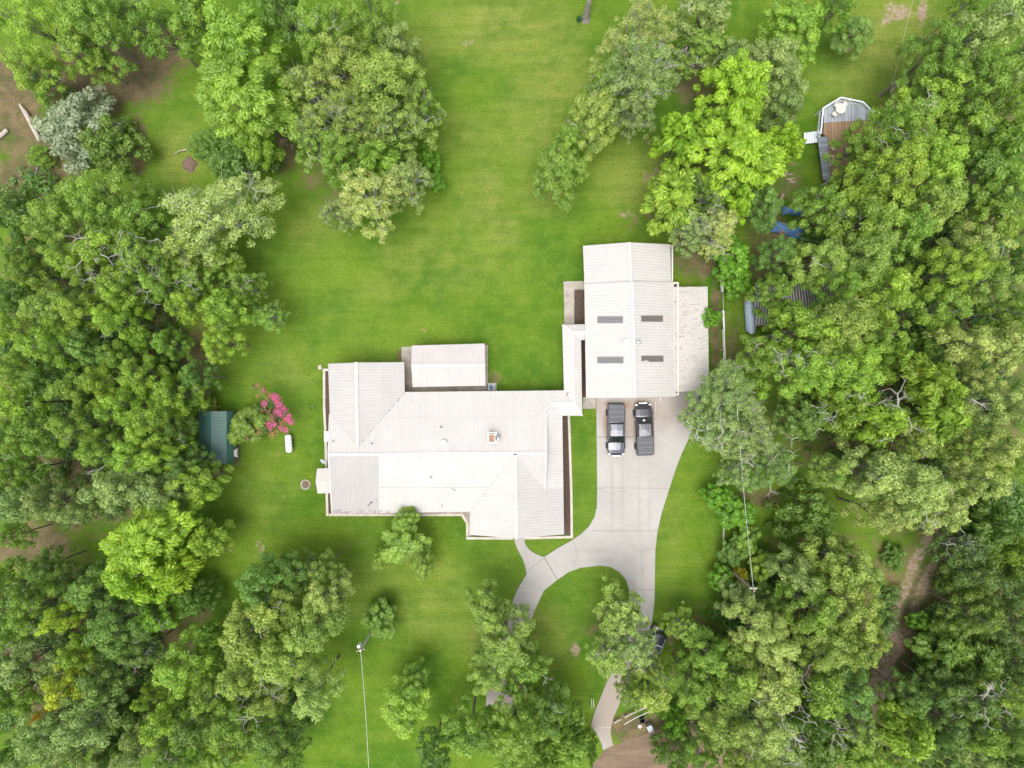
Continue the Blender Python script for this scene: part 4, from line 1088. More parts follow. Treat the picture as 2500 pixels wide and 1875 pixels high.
# --- the house
house = empty('house', P(1080, 1110, 0))
tag(house, 'long low house with a cream and white ribbed metal roof and three gable wings', 'house')
RW = [M['roof_cream'], M['roof_white'], M['roof_grey'], M['roof_weathered'], M['trim']]
A_, B_ = (801.6, 1110, 4.6), (1333, 1106, 4.6)
Kn, Ks = (873, 1090, 4.36), (1258, 1108, 4.6)
roof_part('roof', [
    ([A_, (805, 1011, 3.38), Kn, (925, 1029, 3.62), (925, 1109, 4.6)], 'x', 0),
    ([(925, 1109, 4.6), (925, 1029, 3.62), (988, 957, 2.7), (1195, 955, 2.7), (1195, 1106.5, 4.6)], 'x', 1),
    ([(1195, 1106.5, 4.6), (1195, 955, 2.7), (1377, 953, 2.7), (1401, 983, 3.06), (1347, 984, 3.08), (1332, 1006, 3.38), B_], 'x', 0),
    ([(869.5, 885, 4.36), (801, 888, 3.38), (805, 1011, 3.38), Kn], 'y', 2),
    ([Kn, (988, 957, 2.7), (986.8, 884.3, 2.7), (869.5, 885, 4.36)], 'y', 2),
    ([A_, (811, 1254, 2.7), (925, 1253, 2.7), (925, 1109, 4.6)], 'x', 3),
    ([(925, 1109, 4.6), (925, 1253, 2.7), (1147, 1249, 2.7), (1195.5, 1190, 3.5), (1195.5, 1107, 4.6)], 'x', 1),
    ([(1195.5, 1107, 4.6), (1195.5, 1190, 3.5), Ks], 'x', 0),
    ([Ks, (1147, 1249, 2.7), (1147, 1306, 2.7), (1260.5, 1314, 4.6)], 'y', 0),
    ([Ks, (1330, 1194, 3.45), B_], 'x', 2),
    ([Ks, (1260.5, 1314, 4.6), (1377, 1304.5, 2.7), (1375.5, 1194, 2.7), (1330, 1194, 3.45)], 'y', 2),
    ([(1347, 984, 3.08), (1332, 1006, 3.32), (1330, 1194, 3.40), (1375.5, 1194, 2.7), (1373, 1015, 2.7)], 'y', 0),
], RW, house)
caps('ridge_cap', [(A_, B_), ((869.5, 884, 4.36), Kn), (Ks, (1260.5, 1315, 4.6))], house, 0.34)
caps('valley_flashing', [((805, 1011, 3.38), Kn), (Kn, (988, 957, 2.7)), (Ks, (1147, 1249, 2.7)), (Ks, (1330, 1194, 3.45))], house, 0.12, 'roof_grey', 0.01)
caps('sheet_lap', [((940, 1020, 3.51), (1330, 1018, 3.50)), ((812, 1191, 3.56), (1195, 1190, 3.54)), ((936, 886, 3.45), (937, 1010, 3.45)), ((1330, 1196, 3.47), (1331, 1308, 3.47)), ((1195, 1195, 3.50), (1196, 1309, 3.50))], house, 0.05, 'roof_grey', 0.003)
caps('verge_trim', [((1333, 1006, 3.40), (1334, 1106, 4.62)), ((1334, 1106, 4.62), (1331, 1194, 3.46)), ((801.6, 1110, 4.6), (811, 1254, 2.7)), ((801.6, 1110, 4.6), (805, 1011, 3.38))], house, 0.14)
prism_wall('wall', [(828, 925), (968, 925), (968, 970), (1365, 970), (1365, 1030), (1345, 1030), (1345, 1285), (1160, 1285), (1160, 1235), (828, 1235)], 2.5, house, M['brick'])
mb = MB(); O = Vector(house.location)
gable(house, (806, 1018, 3.2), (814, 1250, 2.72), (805, 1110, 4.58), 2.45, O)
gable(house, (806, 894, 3.4), (982, 891, 2.72), (869.8, 893, 4.34), 2.45, O)
gable(house, (1152, 1299, 2.72), (1372, 1297, 2.72), (1260.4, 1305, 4.58), 2.45, O)
gable(house, (1330, 1008, 3.3), (1328, 1190, 3.4), (1331, 1106, 4.58), 2.6, O)
for a, b in ((880, 1), (1000, 1), (1100, 1)):
    p = P(a, 1235, 0); win(house, (p.x, p.y - 0.10, 1.5), (1.3, 1.1))
p = P(1215, 1285, 0); win(house, (p.x, p.y - 0.10, 1.5), (1.5, 1.2)); p = P(1310, 1285, 0); win(house, (p.x, p.y - 0.10, 1.5), (1.5, 1.2))
p = P(1266, 1285, 0) - O; mb = MB(); mb.box((p.x, p.y - 0.1, 1.05), (1.0, 0.08, 2.1)); dr = mb.build('door', M['trim'], house)
mb = MB(); mb.tube([(p.x + 0.38, p.y - 0.14, 1.0), (p.x + 0.38, p.y - 0.2, 1.0)], [0.03, 0.03], 6); mb.build('handle', M['steel'], dr)
# porch posts under the wide eaves
mb = MB()
for a, b in ((1150, 1302), (1205, 1304), (1320, 1302), (1372, 1299), (1371, 1235), (1370, 1170), (1369, 1105), (1368, 1040), (822, 1250), (900, 1250), (980, 1249), (1060, 1248)):
    q = P(a, b, 2.4) - O; mb = MB(); mb.box((q.x, q.y, 1.29), (0.14, 0.14, 2.58)); mb.build('porch_post', M['trim'], house)
# chimney with flashing and cap
q = P(1200.8, 1069.8, 5.0) - O
mb = MB(); mb.box((q.x, q.y, 4.65), (0.68, 0.85, 1.7)); ch = mb.build('chimney', M['brick'], house)
mb = MB(); mb.box((q.x, q.y, 5.53), (0.76, 0.93, 0.06)); mb.build('chimney_crown', M['concrete_curb'], ch)
mb = MB(); mb.box((q.x, q.y, 5.60), (0.52, 0.66, 0.10)); mb.build('flue', M['brick'], ch)
mb = MB(); mb.box((q.x, q.y, 4.33), (1.0, 1.2, 0.06)); mb.build('flashing', M['steel'], ch)
q = P(1215.5, 1070.5, 4.9) - O
mb = MB(); mb.lathe((q.x, q.y, 4.0), [(0.17, 0), (0.17, 0.75), (0.28, 0.78), (0.28, 0.88), (0.10, 0.98), (0.02, 1.0)], 16); mb.build('flue_pipe', M['steel'], house, smooth=False)
def vent(px, py, z, r, parent, mat, nm='roof_vent'):
    q = P(px, py, z) - Vector(parent.location)
    mb = MB(); mb.lathe((q.x, q.y, z - 0.35), [(r * 0.75, 0), (r * 0.75, 0.25), (r, 0.27), (r * 0.98, 0.36), (r * 0.6, 0.45), (r * 0.05, 0.48)], 20)
    mb.build(nm, M[mat], parent)
vent(1083.5, 1082, 4.5, 0.36, house, 'white_paint'); vent(1076, 1042.6, 4.1, 0.08, house, 'dark_metal', 'vent_pipe'); vent(1051, 1166.5, 4.2, 0.12, house, 'steel', 'vent_pipe')
vent(907, 1083, 4.5, 0.07, house, 'dark_metal', 'vent_pipe'); vent(813, 1077, 4.4, 0.06, house, 'dark_metal', 'vent_pipe')
roof_part('porch_roof', [([(770.5, 1175, 2.62), (773.9, 1144.4, 2.3), (814, 1142, 2.3), (813, 1175, 2.62)], 'x', 0), ([(770.5, 1175, 2.62), (775, 1204.8, 2.3), (815, 1204, 2.3), (813, 1175, 2.62)], 'x', 0)], [M['roof_cream'], M['trim']], house)
roof_part('canopy', [([(791, 1053, 2.35), (791, 1078, 2.35), (806, 1078, 2.55), (806, 1053, 2.55)], 'y', 0)], [M['white_paint'], M['trim']], house, 0.3)
mb = MB()
for a, b in ((778, 1150), (778, 1198)):
    q = P(a, b, 2.1) - O; mb = MB(); mb.box((q.x, q.y, 1.08), (0.12, 0.12, 2.16)); mb.build('porch_post', M['trim'], house)

# --- covered walkway
cw = empty('covered_walkway', P(1397, 900, 0))
tag(cw, 'narrow L shaped covered walkway with cream metal roof joining house and garage', 'walkway')
roof_part('roof', [
    ([(1347, 984, 3.09), (1401, 983, 3.07), (1421.5, 1015, 2.7), (1373, 1015, 2.7)], 'x', 0),
    ([(1401, 983, 3.07), (1421.5, 1015, 2.7), (1418.7, 830, 2.7), (1397.5, 810, 3.07)], 'y', 0),
    ([(1377, 953, 2.71), (1401, 983, 3.07), (1397.5, 810, 3.07), (1372.7, 793, 2.71)], 'y', 0),
    ([(1372.7, 793, 2.71), (1397.5, 810, 3.07), (1430, 810, 3.07), (1430, 791.5, 2.71)], 'x', 0),
    ([(1397.5, 810, 3.07), (1418.7, 830, 2.7), (1430, 830, 2.7), (1430, 810, 3.07)], 'x', 0)], [M['roof_cream'], M['trim']], cw)
caps('ridge_cap', [((1347, 984, 3.09), (1401, 983, 3.07)), ((1401, 983, 3.07), (1397.5, 810, 3.07)), ((1401, 983, 3.07), (1421.5, 1015, 2.7)), ((1372.7, 793, 2.71), (1397.5, 810, 3.07)), ((1397.5, 810, 3.07), (1430, 810, 3.07)), ((1347, 984, 3.09), (1326, 1006, 3.45))], cw, 0.2)
O2 = Vector(cw.location)
for a, b in ((1378, 800), (1379, 850), (1380, 900), (1416, 850), (1417, 910), (1418, 970), (1418, 1010), (1380, 1010)):
    q = P(a, b, 2.5) - O2; mb = MB(); mb.box((q.x, q.y, 1.28), (0.12, 0.12, 2.56)); mb.build('post', M['trim'], cw)

# --- garage
gar = empty('garage', P(1538, 830, 0)); OG = Vector(gar.location)
tag(gar, 'tall garage with white ribbed metal gable roof, four skylight panels and a rusty lean-to', 'garage')
roof_part('roof', [
    ([(1428.4, 693.5, 3.2), (1542.8, 687.7, 5.2), (1549.4, 970.5, 5.2), (1432.7, 971.8, 3.2)], 'y', 0),
    ([(1542.8, 687.7, 5.2), (1643, 689.5, 3.2), (1648, 968, 3.2), (1549.4, 970.5, 5.2)], 'y', 1)], [M['roof_white'], M['roof_cream'], M['trim']], gar)
roof_part('rear_roof', [
    ([(1423.3, 599.9, 2.9), (1536, 591.5, 4.9), (1540.2, 692, 4.9), (1427, 697, 2.9)], 'y', 0),
    ([(1536, 591.5, 4.9), (1636.5, 596.6, 2.9), (1638.5, 693, 2.9), (1540.2, 692, 4.9)], 'y', 0)], [M['roof_cream'], M['trim']], gar)
roof_part('lean_to_roof', [([(1642, 700.4, 3.0), (1727.6, 699.6, 2.35), (1731.6, 954.8, 2.35), (1645, 956.6, 3.0)], 'y', 0)], [M['roof_rusty'], M['trim']], gar)
caps('ridge_cap', [((1542.8, 687.7, 5.2), (1549.4, 970.5, 5.2)), ((1536, 591.5, 4.9), (1539.5, 687, 4.9))], gar, 0.30)
caps('gutter', [((1427.5, 694, 3.10), (1431.8, 971, 3.10)), ((1644, 691, 3.10), (1648.6, 967, 3.10))], gar, 0.08)
def skylight(px0, py0, px1, py1, side, mat, split=None):
    f = (lambda x: 3.2 + (x - 1430) * 0.01724) if side < 0 else (lambda x: 3.2 + (1646 - x) * 0.0200)
    mb = MB(); c = [P(x, y, f(x) + 0.035) for x, y in ((px0, py0), (px1, py0), (px1, py1), (px0, py1))]
    lo = [P(x, y, f(x) - 0.05) for x, y in ((px0, py0), (px1, py0), (px1, py1), (px0, py1))]
    V = [v - OG for v in c + lo]
    mb.add(V, [(0, 1, 2, 3), (0, 1, 5, 4), (1, 2, 6, 5), (2, 3, 7, 6), (3, 0, 4, 7)], 0, [(v.y, v.x) for v in V])
    sl = mb.build('skylight', M[mat], gar)
    fb = MB()
    for i_ in range(4): fb.bar(c[i_] - OG + Vector((0, 0, .01)), c[(i_ + 1) % 4] - OG + Vector((0, 0, .01)), .05, .05 + .004 * i_)
    fb.build('frame', M['roof_weathered'], sl)
skylight(1458, 772, 1521, 789, -1, 'skylight_pale'); skylight(1458, 871, 1522, 887, -1, 'skylight_pale')
skylight(1565, 770, 1619, 786, 1, 'skylight_dark'); skylight(1565, 868, 1620, 884, 1, 'skylight_dark')
skylight(1619.6, 770.5, 1626, 785.5, 1, 'concrete_curb')
vent(1529, 835.3, 5.1, 0.33, gar, 'white_paint'); vent(1559, 835, 5.2, 0.22, gar, 'steel')
prism_wall('wall', [(1438, 700), (1640, 700), (1640, 962), (1438, 962)], 3.0, gar, M['wall'])
prism_wall('rear_wall', [(1436, 612), (1628, 612), (1628, 696), (1436, 696)], 2.7, gar, M['wall'])
mb = MB()
gable(gar, (1434, 962, 3.2), (1646, 960, 3.2), (1549, 962, 5.18), 2.95, OG)
gable(gar, (1430, 699, 3.2), (1642, 699, 3.2), (1543, 697, 5.18), 2.95, OG)
gable(gar, (1425, 603, 2.9), (1635, 601, 2.9), (1536.2, 599, 4.88), 2.65, OG)
for a in (1492, 1585):
    q = P(a, 962, 0) - OG; mb = MB(); mb.box((q.x, q.y - 0.10, 1.15), (2.8, 0.06, 2.3))
    d_ = mb.build('garage_door', M['white_paint'], gar)
    mb = MB(); mb.box((q.x, q.y - 0.15, 0.5), (0.3, 0.03, 0.05)); mb.build('handle', M['dark_metal'], d_)
for a, b in ((1721, 712), (1722, 790), (1723, 870), (1724, 945)):
    q = P(a, b, 2.2) - OG; mb = MB(); mb.box((q.x, q.y, 1.12), (0.12, 0.12, 2.24)); mb.build('post', M['trim'], gar)

# --- carport / patio cover
cp = empty('patio_cover', P(1095, 893, 0)); OC = Vector(cp.location)
tag(cp, 'free standing patio cover with pinkish ribbed metal roof behind the house', 'shelter')
roof_part('roof', [
    ([(1005.4, 843.6, 2.5), (1183.4, 838.6, 2.5), (1184.5, 890.5, 3.0), (1004, 892.6, 3.0)], 'x', 0),
    ([(1004, 892.6, 3.0), (1184.5, 890.5, 3.0), (1185, 941.5, 2.5), (1007.6, 944.8, 2.5)], 'x', 0)], [M['roof_pink'], M['trim']], cp)
caps('ridge_cap', [((1004, 892.6, 3.0), (1184.5, 890.5, 3.0))], cp, 0.24)
for a, b in ((1014, 852), (1095, 850), (1178, 848), (1014, 936), (1095, 934), (1178, 933)):
    q = P(a, b, 2.3) - OC; mb = MB(); mb.box((q.x, q.y, 1.20), (0.12, 0.12, 2.4)); mb.build('post', M['trim'], cp)

# --- green shed (gambrel roof)
sh = empty('shed', P(530, 1068, 0)); OS_ = Vector(sh.location)
tag(sh, 'green metal shed with barn shaped roof at the edge of the west woods', 'shed')
yt, yb = 1004, 1133
def X2(px, z): return (px - 1250) * (H - z) / F
def PXz(x, z): return 1250 + x * F / (H - z)
xr, xe, xl, xle, xre = -32.12, -30.62, -33.62, -33.95, -30.27
Yt, Yb = P(0, yt, 2.9).y, P(0, yb, 2.9).y
def raw(px_x, Yv, z): return (1250 + px_x * F / (H - z), 937.5 - Yv * F / (H - z), z)
roof_part('roof', [
    ([raw(xr, Yt, 3.0), raw(xe, Yt, 2.6), raw(xe, Yb, 2.6), raw(xr, Yb, 3.0)], 'y', 0),
    ([raw(xe, Yt, 2.6), raw(xre, Yt, 1.8), raw(xre, Yb, 1.8), raw(xe, Yb, 2.6)], 'y', 1),
    ([raw(xr, Yt, 3.0), raw(xl, Yt, 2.6), raw(xl, Yb, 2.6), raw(xr, Yb, 3.0)], 'y', 1),
    ([raw(xl, Yt, 2.6), raw(xle, Yt, 1.8), raw(xle, Yb, 1.8), raw(xl, Yb, 2.6)], 'y', 1)],
    [M['roof_green'], simple('green_paint', (0.045, 0.125, 0.10), 0.5, var=0.15), M['roof_green']], sh, 0.06)
mb = MB(); mb.box((0, 0, 0), (1, 1, 1)); mb = MB()
cx, cy = (xle + xre) / 2 - OS_.x, (Yt + Yb) / 2 - OS_.y
mb.box((cx, cy, 0.9), (3.4, Yt - Yb - 0.3, 1.8)); mb.box((cx, cy, 2.12), (3.3, Yt - Yb - 0.36, 0.62), taper=0.88)
mb.build('wall', simple('shed_wall', (0.10, 0.14, 0.12), 0.7), sh)
mb = MB(); mb.box((cx, cy - (Yt - Yb) / 2 + 0.13, 0.95), (1.2, 0.05, 1.8)); d_ = mb.build('door', M['trim'], sh)
mb = MB(); mb.box((cx + 0.45, cy - (Yt - Yb) / 2 + 0.09, 0.95), (0.05, 0.04, 0.15)); mb.build('handle', M['dark_metal'], d_)
q = P(572.5, 1106, 1.2)
ac = empty('air_conditioner', (q.x, q.y, 0.75)); tag(ac, 'white box air conditioner on the east wall of the green shed', 'air conditioner')
mb = MB(); mb.box((0, 0, 0.25), (0.42, 0.75, 0.5)); mb.build('casing', M['white_paint'], ac)
mb = MB(); mb.box((0.02, 0, -0.08), (0.34, 1.0, 0.06)); mb.build('shelf', M['white_paint'], ac)
mb = MB()
for k in range(5): mb.box((0.215, 0, 0.08 + k * 0.08), (0.02, 0.65, 0.02))
mb.build('grille', M['steel'], ac)

# --- building under the east oaks, pale awning beside it
bn = empty('outbuilding', P(1940, 740, 0)); OB = Vector(bn.location)
tag(bn, 'outbuilding with a dark white-ribbed metal roof half hidden under the east oaks', 'building')
roof_part('roof', [([(1843, 690, 2.8), (2036, 686, 2.8), (2037, 738, 3.5), (1842, 742, 3.5)], 'x', 0), ([(1842, 742, 3.5), (2037, 738, 3.5), (2038, 790, 2.8), (1845, 795, 2.8)], 'x', 0)], [M['roof_slate'], M['dark_metal']], bn)
prism_wall('wall', [(1856, 700), (2024, 700), (2024, 782), (1856, 782)], 2.6, bn, M['wood'])
mb = MB(); n = 14; q0 = P(1835, 770, 1.2)
for k in range(n + 1):
    t = k / n; yy = 2.0 - 4.0 * t
    for j in range(7):
        a = math.pi * j / 6
        mb.v.append((0.55 * math.cos(a) * (1 - 0.5 * abs(2 * t - 1) ** 3), yy, 0.9 + 0.55 * math.sin(a) * (1 - 0.5 * abs(2 * t - 1) ** 3))); mb.uv.append((t, a))
for k in range(n):
    for j in range(6): mb.f.append([k * 7 + j, k * 7 + j + 1, (k + 1) * 7 + j + 1, (k + 1) * 7 + j]); mb.m.append(0)
mb.box((0, 0, 0.5), (0.95, 3.4, 0.6))
bo = empty('covered_boat', (q0.x, q0.y, 0), math.radians(4)); tag(bo, 'long pale blue covered hull beside the dark ribbed roof', 'boat')
mb.build('hull_cover', simple('pale_blue_cover', (.40, .49, .58), .5, var=.12, scale=2), bo, smooth=True)
mb = MB(); mb.box((0, 0, 0.12), (0.7, 2.2, 0.2)); mb.build('cradle', M['dark_metal'], bo)

# ------------------------------------------------------------------ deck with stairs and ramp
def plank_mat(name, col, axis=0, pitch=0.145):
    m, nt, b, o = newmat(name)
    sx = N(nt, 'ShaderNodeSeparateXYZ'); nt.links.new(geo(nt), sx.inputs[0])
    u = mth(nt, 'DIVIDE', sx.outputs[axis], pitch); fr = mth(nt, 'FRACT', u)
    gap = ramp(nt, mth(nt, 'ABSOLUTE', mth(nt, 'SUBTRACT', fr, 0.5)), 0.40, 0.46)
    wn_ = N(nt, 'ShaderNodeTexWhiteNoise', noise_dimensions='1D'); nt.links.new(mth(nt, 'FLOOR', u), wn_.inputs['W'])
    c = mix(nt, wn_.outputs['Value'], tuple(x * 0.72 for x in col), tuple(x * 1.2 for x in col))
    c = mix(nt, ramp(nt, noise(nt, geo(nt), 4, 6, 0.7), 0.5, 0.7, 0, 0.5), c, tuple(x * 0.45 for x in col))
    c = mix(nt, gap, c, (0.03, 0.03, 0.03))
    nt.links.new(c, b.inputs['Base Color']); b.inputs['Roughness'].default_value = 0.9
    return m
M['deck_grey'] = plank_mat('grey_deck_boards', (0.36, 0.40, 0.44)); M['deck_brown'] = plank_mat('leaf_covered_boards', (0.32, 0.21, 0.125))
M['ramp_grey'] = plank_mat('painted_ramp_boards', (0.27, 0.31, 0.35), 1)
M['deck_white'] = simple('deck_rail_paint', (0.66, 0.70, 0.76), 0.6, var=0.06)
dk = empty('deck', P(2060, 300, 0)); OD = Vector(dk.location)
tag(dk, 'raised timber deck with an angled end, white railings, steps and a grey ramp', 'deck')
def deck_poly(name, pts, z, mat, th=0.12, parent=dk):
    W = [P(a, b, z) - OD for a, b in pts]; n = len(W); s = sum((W[i].x * W[(i + 1) % n].y - W[(i + 1) % n].x * W[i].y) for i in range(n))
    if s < 0: W.reverse()
    mb = MB(); V = W + [Vector((v.x, v.y, v.z - th)) for v in W]
    mb.add(V, [tuple(range(n)), tuple(range(2 * n - 1, n - 1, -1))] + [(i, i + n, (i + 1) % n + n, (i + 1) % n) for i in range(n)])
    return mb.build(name, mat, parent)
deck_poly('floor', [(2010, 268), (2053, 242), (2105, 253), (2124, 270), (2150, 290), (2064, 296), (2012, 300)], 1.2, M['deck_grey'])
deck_poly('leafy_floor', [(2012, 300.3), (2064, 296.3), (2150, 290.3), (2160, 430), (2026, 440), (2022, 336), (2008, 326)], 1.2, M['deck_brown'])
deck_poly('ramp', [(1996, 335), (2020.5, 333), (2027, 440), (2010, 440)], 1.21, M['ramp_grey'])
rail = [(2004, 326), (2010, 264), (2053, 238), (2107, 249), (2126, 268), (2160, 300)]
mb = MB(); pb = MB(); bb = MB(); zt = 2.05
for a, b in zip(rail[:-1], rail[1:]):
    A, B = P(*a, zt) - OD, P(*b, zt) - OD; d = (B - A).normalized()
    mb.bar(A, B - d * 0.01, 0.15, 0.05)
    lo = Vector((0, 0, -0.72)); bb.bar(A + lo, B + lo, 0.06, 0.08)
    bb.bar(A - Vector((0, 0, 0.95)), B - Vector((0, 0, 0.95)), 0.06, 0.22)
    nL = max(2, int((B - A).length / 0.35))
    for k in range(nL): 
        q = A + (B - A) * (k + 0.5) / nL; pb = MB(); pb.box((q.x, q.y, q.z - 0.40), (0.04, 0.04, 0.72)); pb.build('baluster', M['deck_white'], dk)
mb.build('handrail', M['deck_white'], dk); bb.build('lower_rail', M['deck_white'], dk)
for a in rail + [(2026, 440)]:
    q = P(*a, zt) - OD; mb = MB(); mb.box((q.x, q.y, 1.03), (0.12, 0.12, 2.06)); mb.build('post', M['deck_white'], dk)
st = MB(); s1, s0 = P(2003, 333, 1.1) - OD, P(1962, 339, 0.2) - OD; dd = (s0 - s1); ang = math.atan2(dd.y, dd.x)
for k in range(6):
    q = s1 + dd * (k + 0.5) / 6; t_ = MB(); t_.box((q.x, q.y, q.z), (0.27, 1.1, 0.04), ang); t_.build('tread', M['deck_white'], dk)
sd = Vector((-dd.y, dd.x, 0)).normalized()
for sg in (-1, 1):
    t_ = MB(); t_.bar(s1 + sd * 0.58 * sg, s0 + sd * 0.58 * sg, 0.06, 0.24); t_.build('stringer', M['deck_white'], dk)
# patio table and chairs standing on it
def chair(px, py, z, rz, lab):
    p = P(px, py, z + 0.5); t = empty('garden_chair', (p.x, p.y, z), rz)
    tag(t, lab, 'chair', 'white plastic chairs on the deck')
    mb = MB(); mb.box((0, 0, 0.43), (0.46, 0.46, 0.04)); mb.build('seat', M['plastic_white'], t)
    mb = MB()
    for k in range(5): mb.box((-0.2 + k * 0.1, -0.25 - 0.02, 0.68), (0.055, 0.03, 0.48))
    mb.box((0, -0.28, 0.93), (0.48, 0.05, 0.08)); mb.build('backrest', M['plastic_white'], t)
    for sx_ in (-1, 1):
        mb = MB(); mb.box((0.25 * sx_, 0, 0.64), (0.05, 0.46, 0.03)); mb.box((0.25 * sx_, 0.2, 0.53), (0.04, 0.04, 0.2)); mb.build('armrest', M['plastic_white'], t)
        for sy_ in (-1, 1):
            mb = MB(); mb.tube([(0.2 * sx_, 0.2 * sy_, 0.42), (0.24 * sx_, 0.24 * sy_, 0)], [0.025, 0.02], 6); mb.build('leg', M['plastic_white'], t)
chair(2038.5, 278, 1.2, 0.9, 'white plastic chair below left of the round table on the deck')
chair(2043, 257, 1.2, 4.0, 'white plastic chair tucked behind the round table on the deck')
chair(2064, 253, 1.2, 2.6, 'white plastic chair right behind the round table on the deck')
chair(2036, 360, 1.2, 0.6, 'cream plastic chair alone on the brown leafy deck boards')
p = P(2053, 265, 1.9); tb = empty('round_table', (p.x, p.y, 1.2)); tag(tb, 'round white plastic table with a parasol hole on the deck', 'table')
mb = MB(); mb.lathe((0, 0, 0.68), [(0.02, 0), (0.52, 0), (0.55, 0.02), (0.55, 0.04), (0.52, 0.05), (0.05, 0.055), (0.045, 0.02)], 28); mb.build('tabletop', M['plastic_white'], tb)
mb = MB(); mb.tube([(0, 0, 0), (0, 0, 0.68)], [0.05, 0.05], 8); mb.build('pedestal', M['plastic_white'], tb)
for k in range(4):
    a = k * math.pi / 2; mb = MB(); mb.tube([(0, 0, 0.2), (0.38 * math.cos(a), 0.38 * math.sin(a), 0.03)], [0.03, 0.025], 6); mb.build('leg', M['plastic_white'], tb)
p0, p1 = P(2026, 382, 1.4), P(2031, 406, 1.4)
bt = empty('bench', ((p0.x + p1.x) / 2, (p0.y + p1.y) / 2, 1.2)); tag(bt, 'narrow white bench frame at the edge of the grey ramp', 'bench')
mb = MB()
for dx in (-0.17, 0.17): mb.box((dx, 0, 0.42), (0.07, 1.2, 0.05))
mb.box((0, 0.57, 0.418), (0.30, 0.06, 0.05)); mb.box((0, -0.57, 0.418), (0.30, 0.06, 0.05)); mb.build('seat', M['plastic_white'], bt)
for sy_ in (-1, 1):
    mb = MB(); mb.box((0, 0.5 * sy_, 0.2), (0.34, 0.05, 0.4)); mb.build('leg', M['plastic_white'], bt)
# boardwalk strip
bw = MB(); a, b = P(2184, 200, 0.05), P(2184, 276, 0.05)
for k in range(14):
    t = (k + 0.5) / 14; q = a + (b - a) * t; bw.box((q.x + 0.04 * math.sin(k * 3), q.y, 0.04), (0.78 + 0.1 * math.sin(k * 5), 0.22, 0.04), 0.04 * math.sin(k * 7))
o = bw.build('plank_path', M['wood'], origin=(P(2184, 238).x, P(2184, 238).y, 0)); tag(o, 'strip of weathered brown planks on the grass right of the deck', 'path')

# ------------------------------------------------------------------ vehicles
def paint(name, col, rough=0.28, metal=0.5, coat=0.6):
    return simple(name, col, rough, metal, 0.04, 2, coat)
VP = {'slate': paint('slate_car_paint', (0.065, 0.07, 0.09)), 'graphite': paint('graphite_car_paint', (0.05, 0.052, 0.062)), 'navy': paint('navy_car_paint', (0.035, 0.04, 0.06))}
M['carglass'] = simple('car_glass', (0.010, 0.016, 0.016), 0.06, 0, 0.1, 2, 1.0)
M['vinyl'] = simple('bed_cover_vinyl', (0.075, 0.078, 0.09), 0.6, 0, 0.10, 3)
M['ridge'] = simple('bed_cover_seam', (0.14, 0.145, 0.16), 0.5)
M['tyre'] = simple('tyre_rubber', (0.02, 0.02, 0.02), 0.9); M['rim'] = simple('alloy_rim', (0.35, 0.35, 0.36), 0.3, 0.8)
M['lamp'] = simple('lamp_lens', (0.55, 0.57, 0.6), 0.1); M['tail'] = simple('tail_lens', (0.30, 0.02, 0.02), 0.2); M['black'] = simple('black_plastic', (0.02, 0.02, 0.022), 0.6)
M['chrome'] = simple('chrome', (0.7, 0.7, 0.7), 0.12, 1.0, 0.02)

def loft(mb, secs, m=0):
    b = len(mb.v); n = len(secs[0][1])
    for x, pts in secs:
        for (y, z) in pts: mb.v.append((x, y, z)); mb.uv.append((x, y))
    for i in range(len(secs) - 1):
        for k in range(n - 1):
            mb.f.append([b + i * n + k, b + i * n + k + 1, b + (i + 1) * n + k + 1, b + (i + 1) * n + k]); mb.m.append(m)
        mb.f.append([b + i * n + n - 1, b + i * n, b + (i + 1) * n, b + (i + 1) * n + n - 1]); mb.m.append(m)
    mb.f.append([b + k for k in range(n)]); mb.m.append(m)
    e = b + (len(secs) - 1) * n; mb.f.append([e + k for k in range(n)][::-1]); mb.m.append(m)

def sec(w_, zb, zt, cr=0.03):
    return [(-w_ * 0.93, zb), (-w_, zb + 0.12), (-w_, zt - 0.22), (-w_ * 0.975, zt - 0.07), (-w_ * 0.90, zt - 0.005), (-w_ * 0.45, zt + cr), (0, zt + cr * 1.2),
            (w_ * 0.45, zt + cr), (w_ * 0.90, zt - 0.005), (w_ * 0.975, zt - 0.07), (w_, zt - 0.22), (w_, zb + 0.12), (w_ * 0.93, zb)]

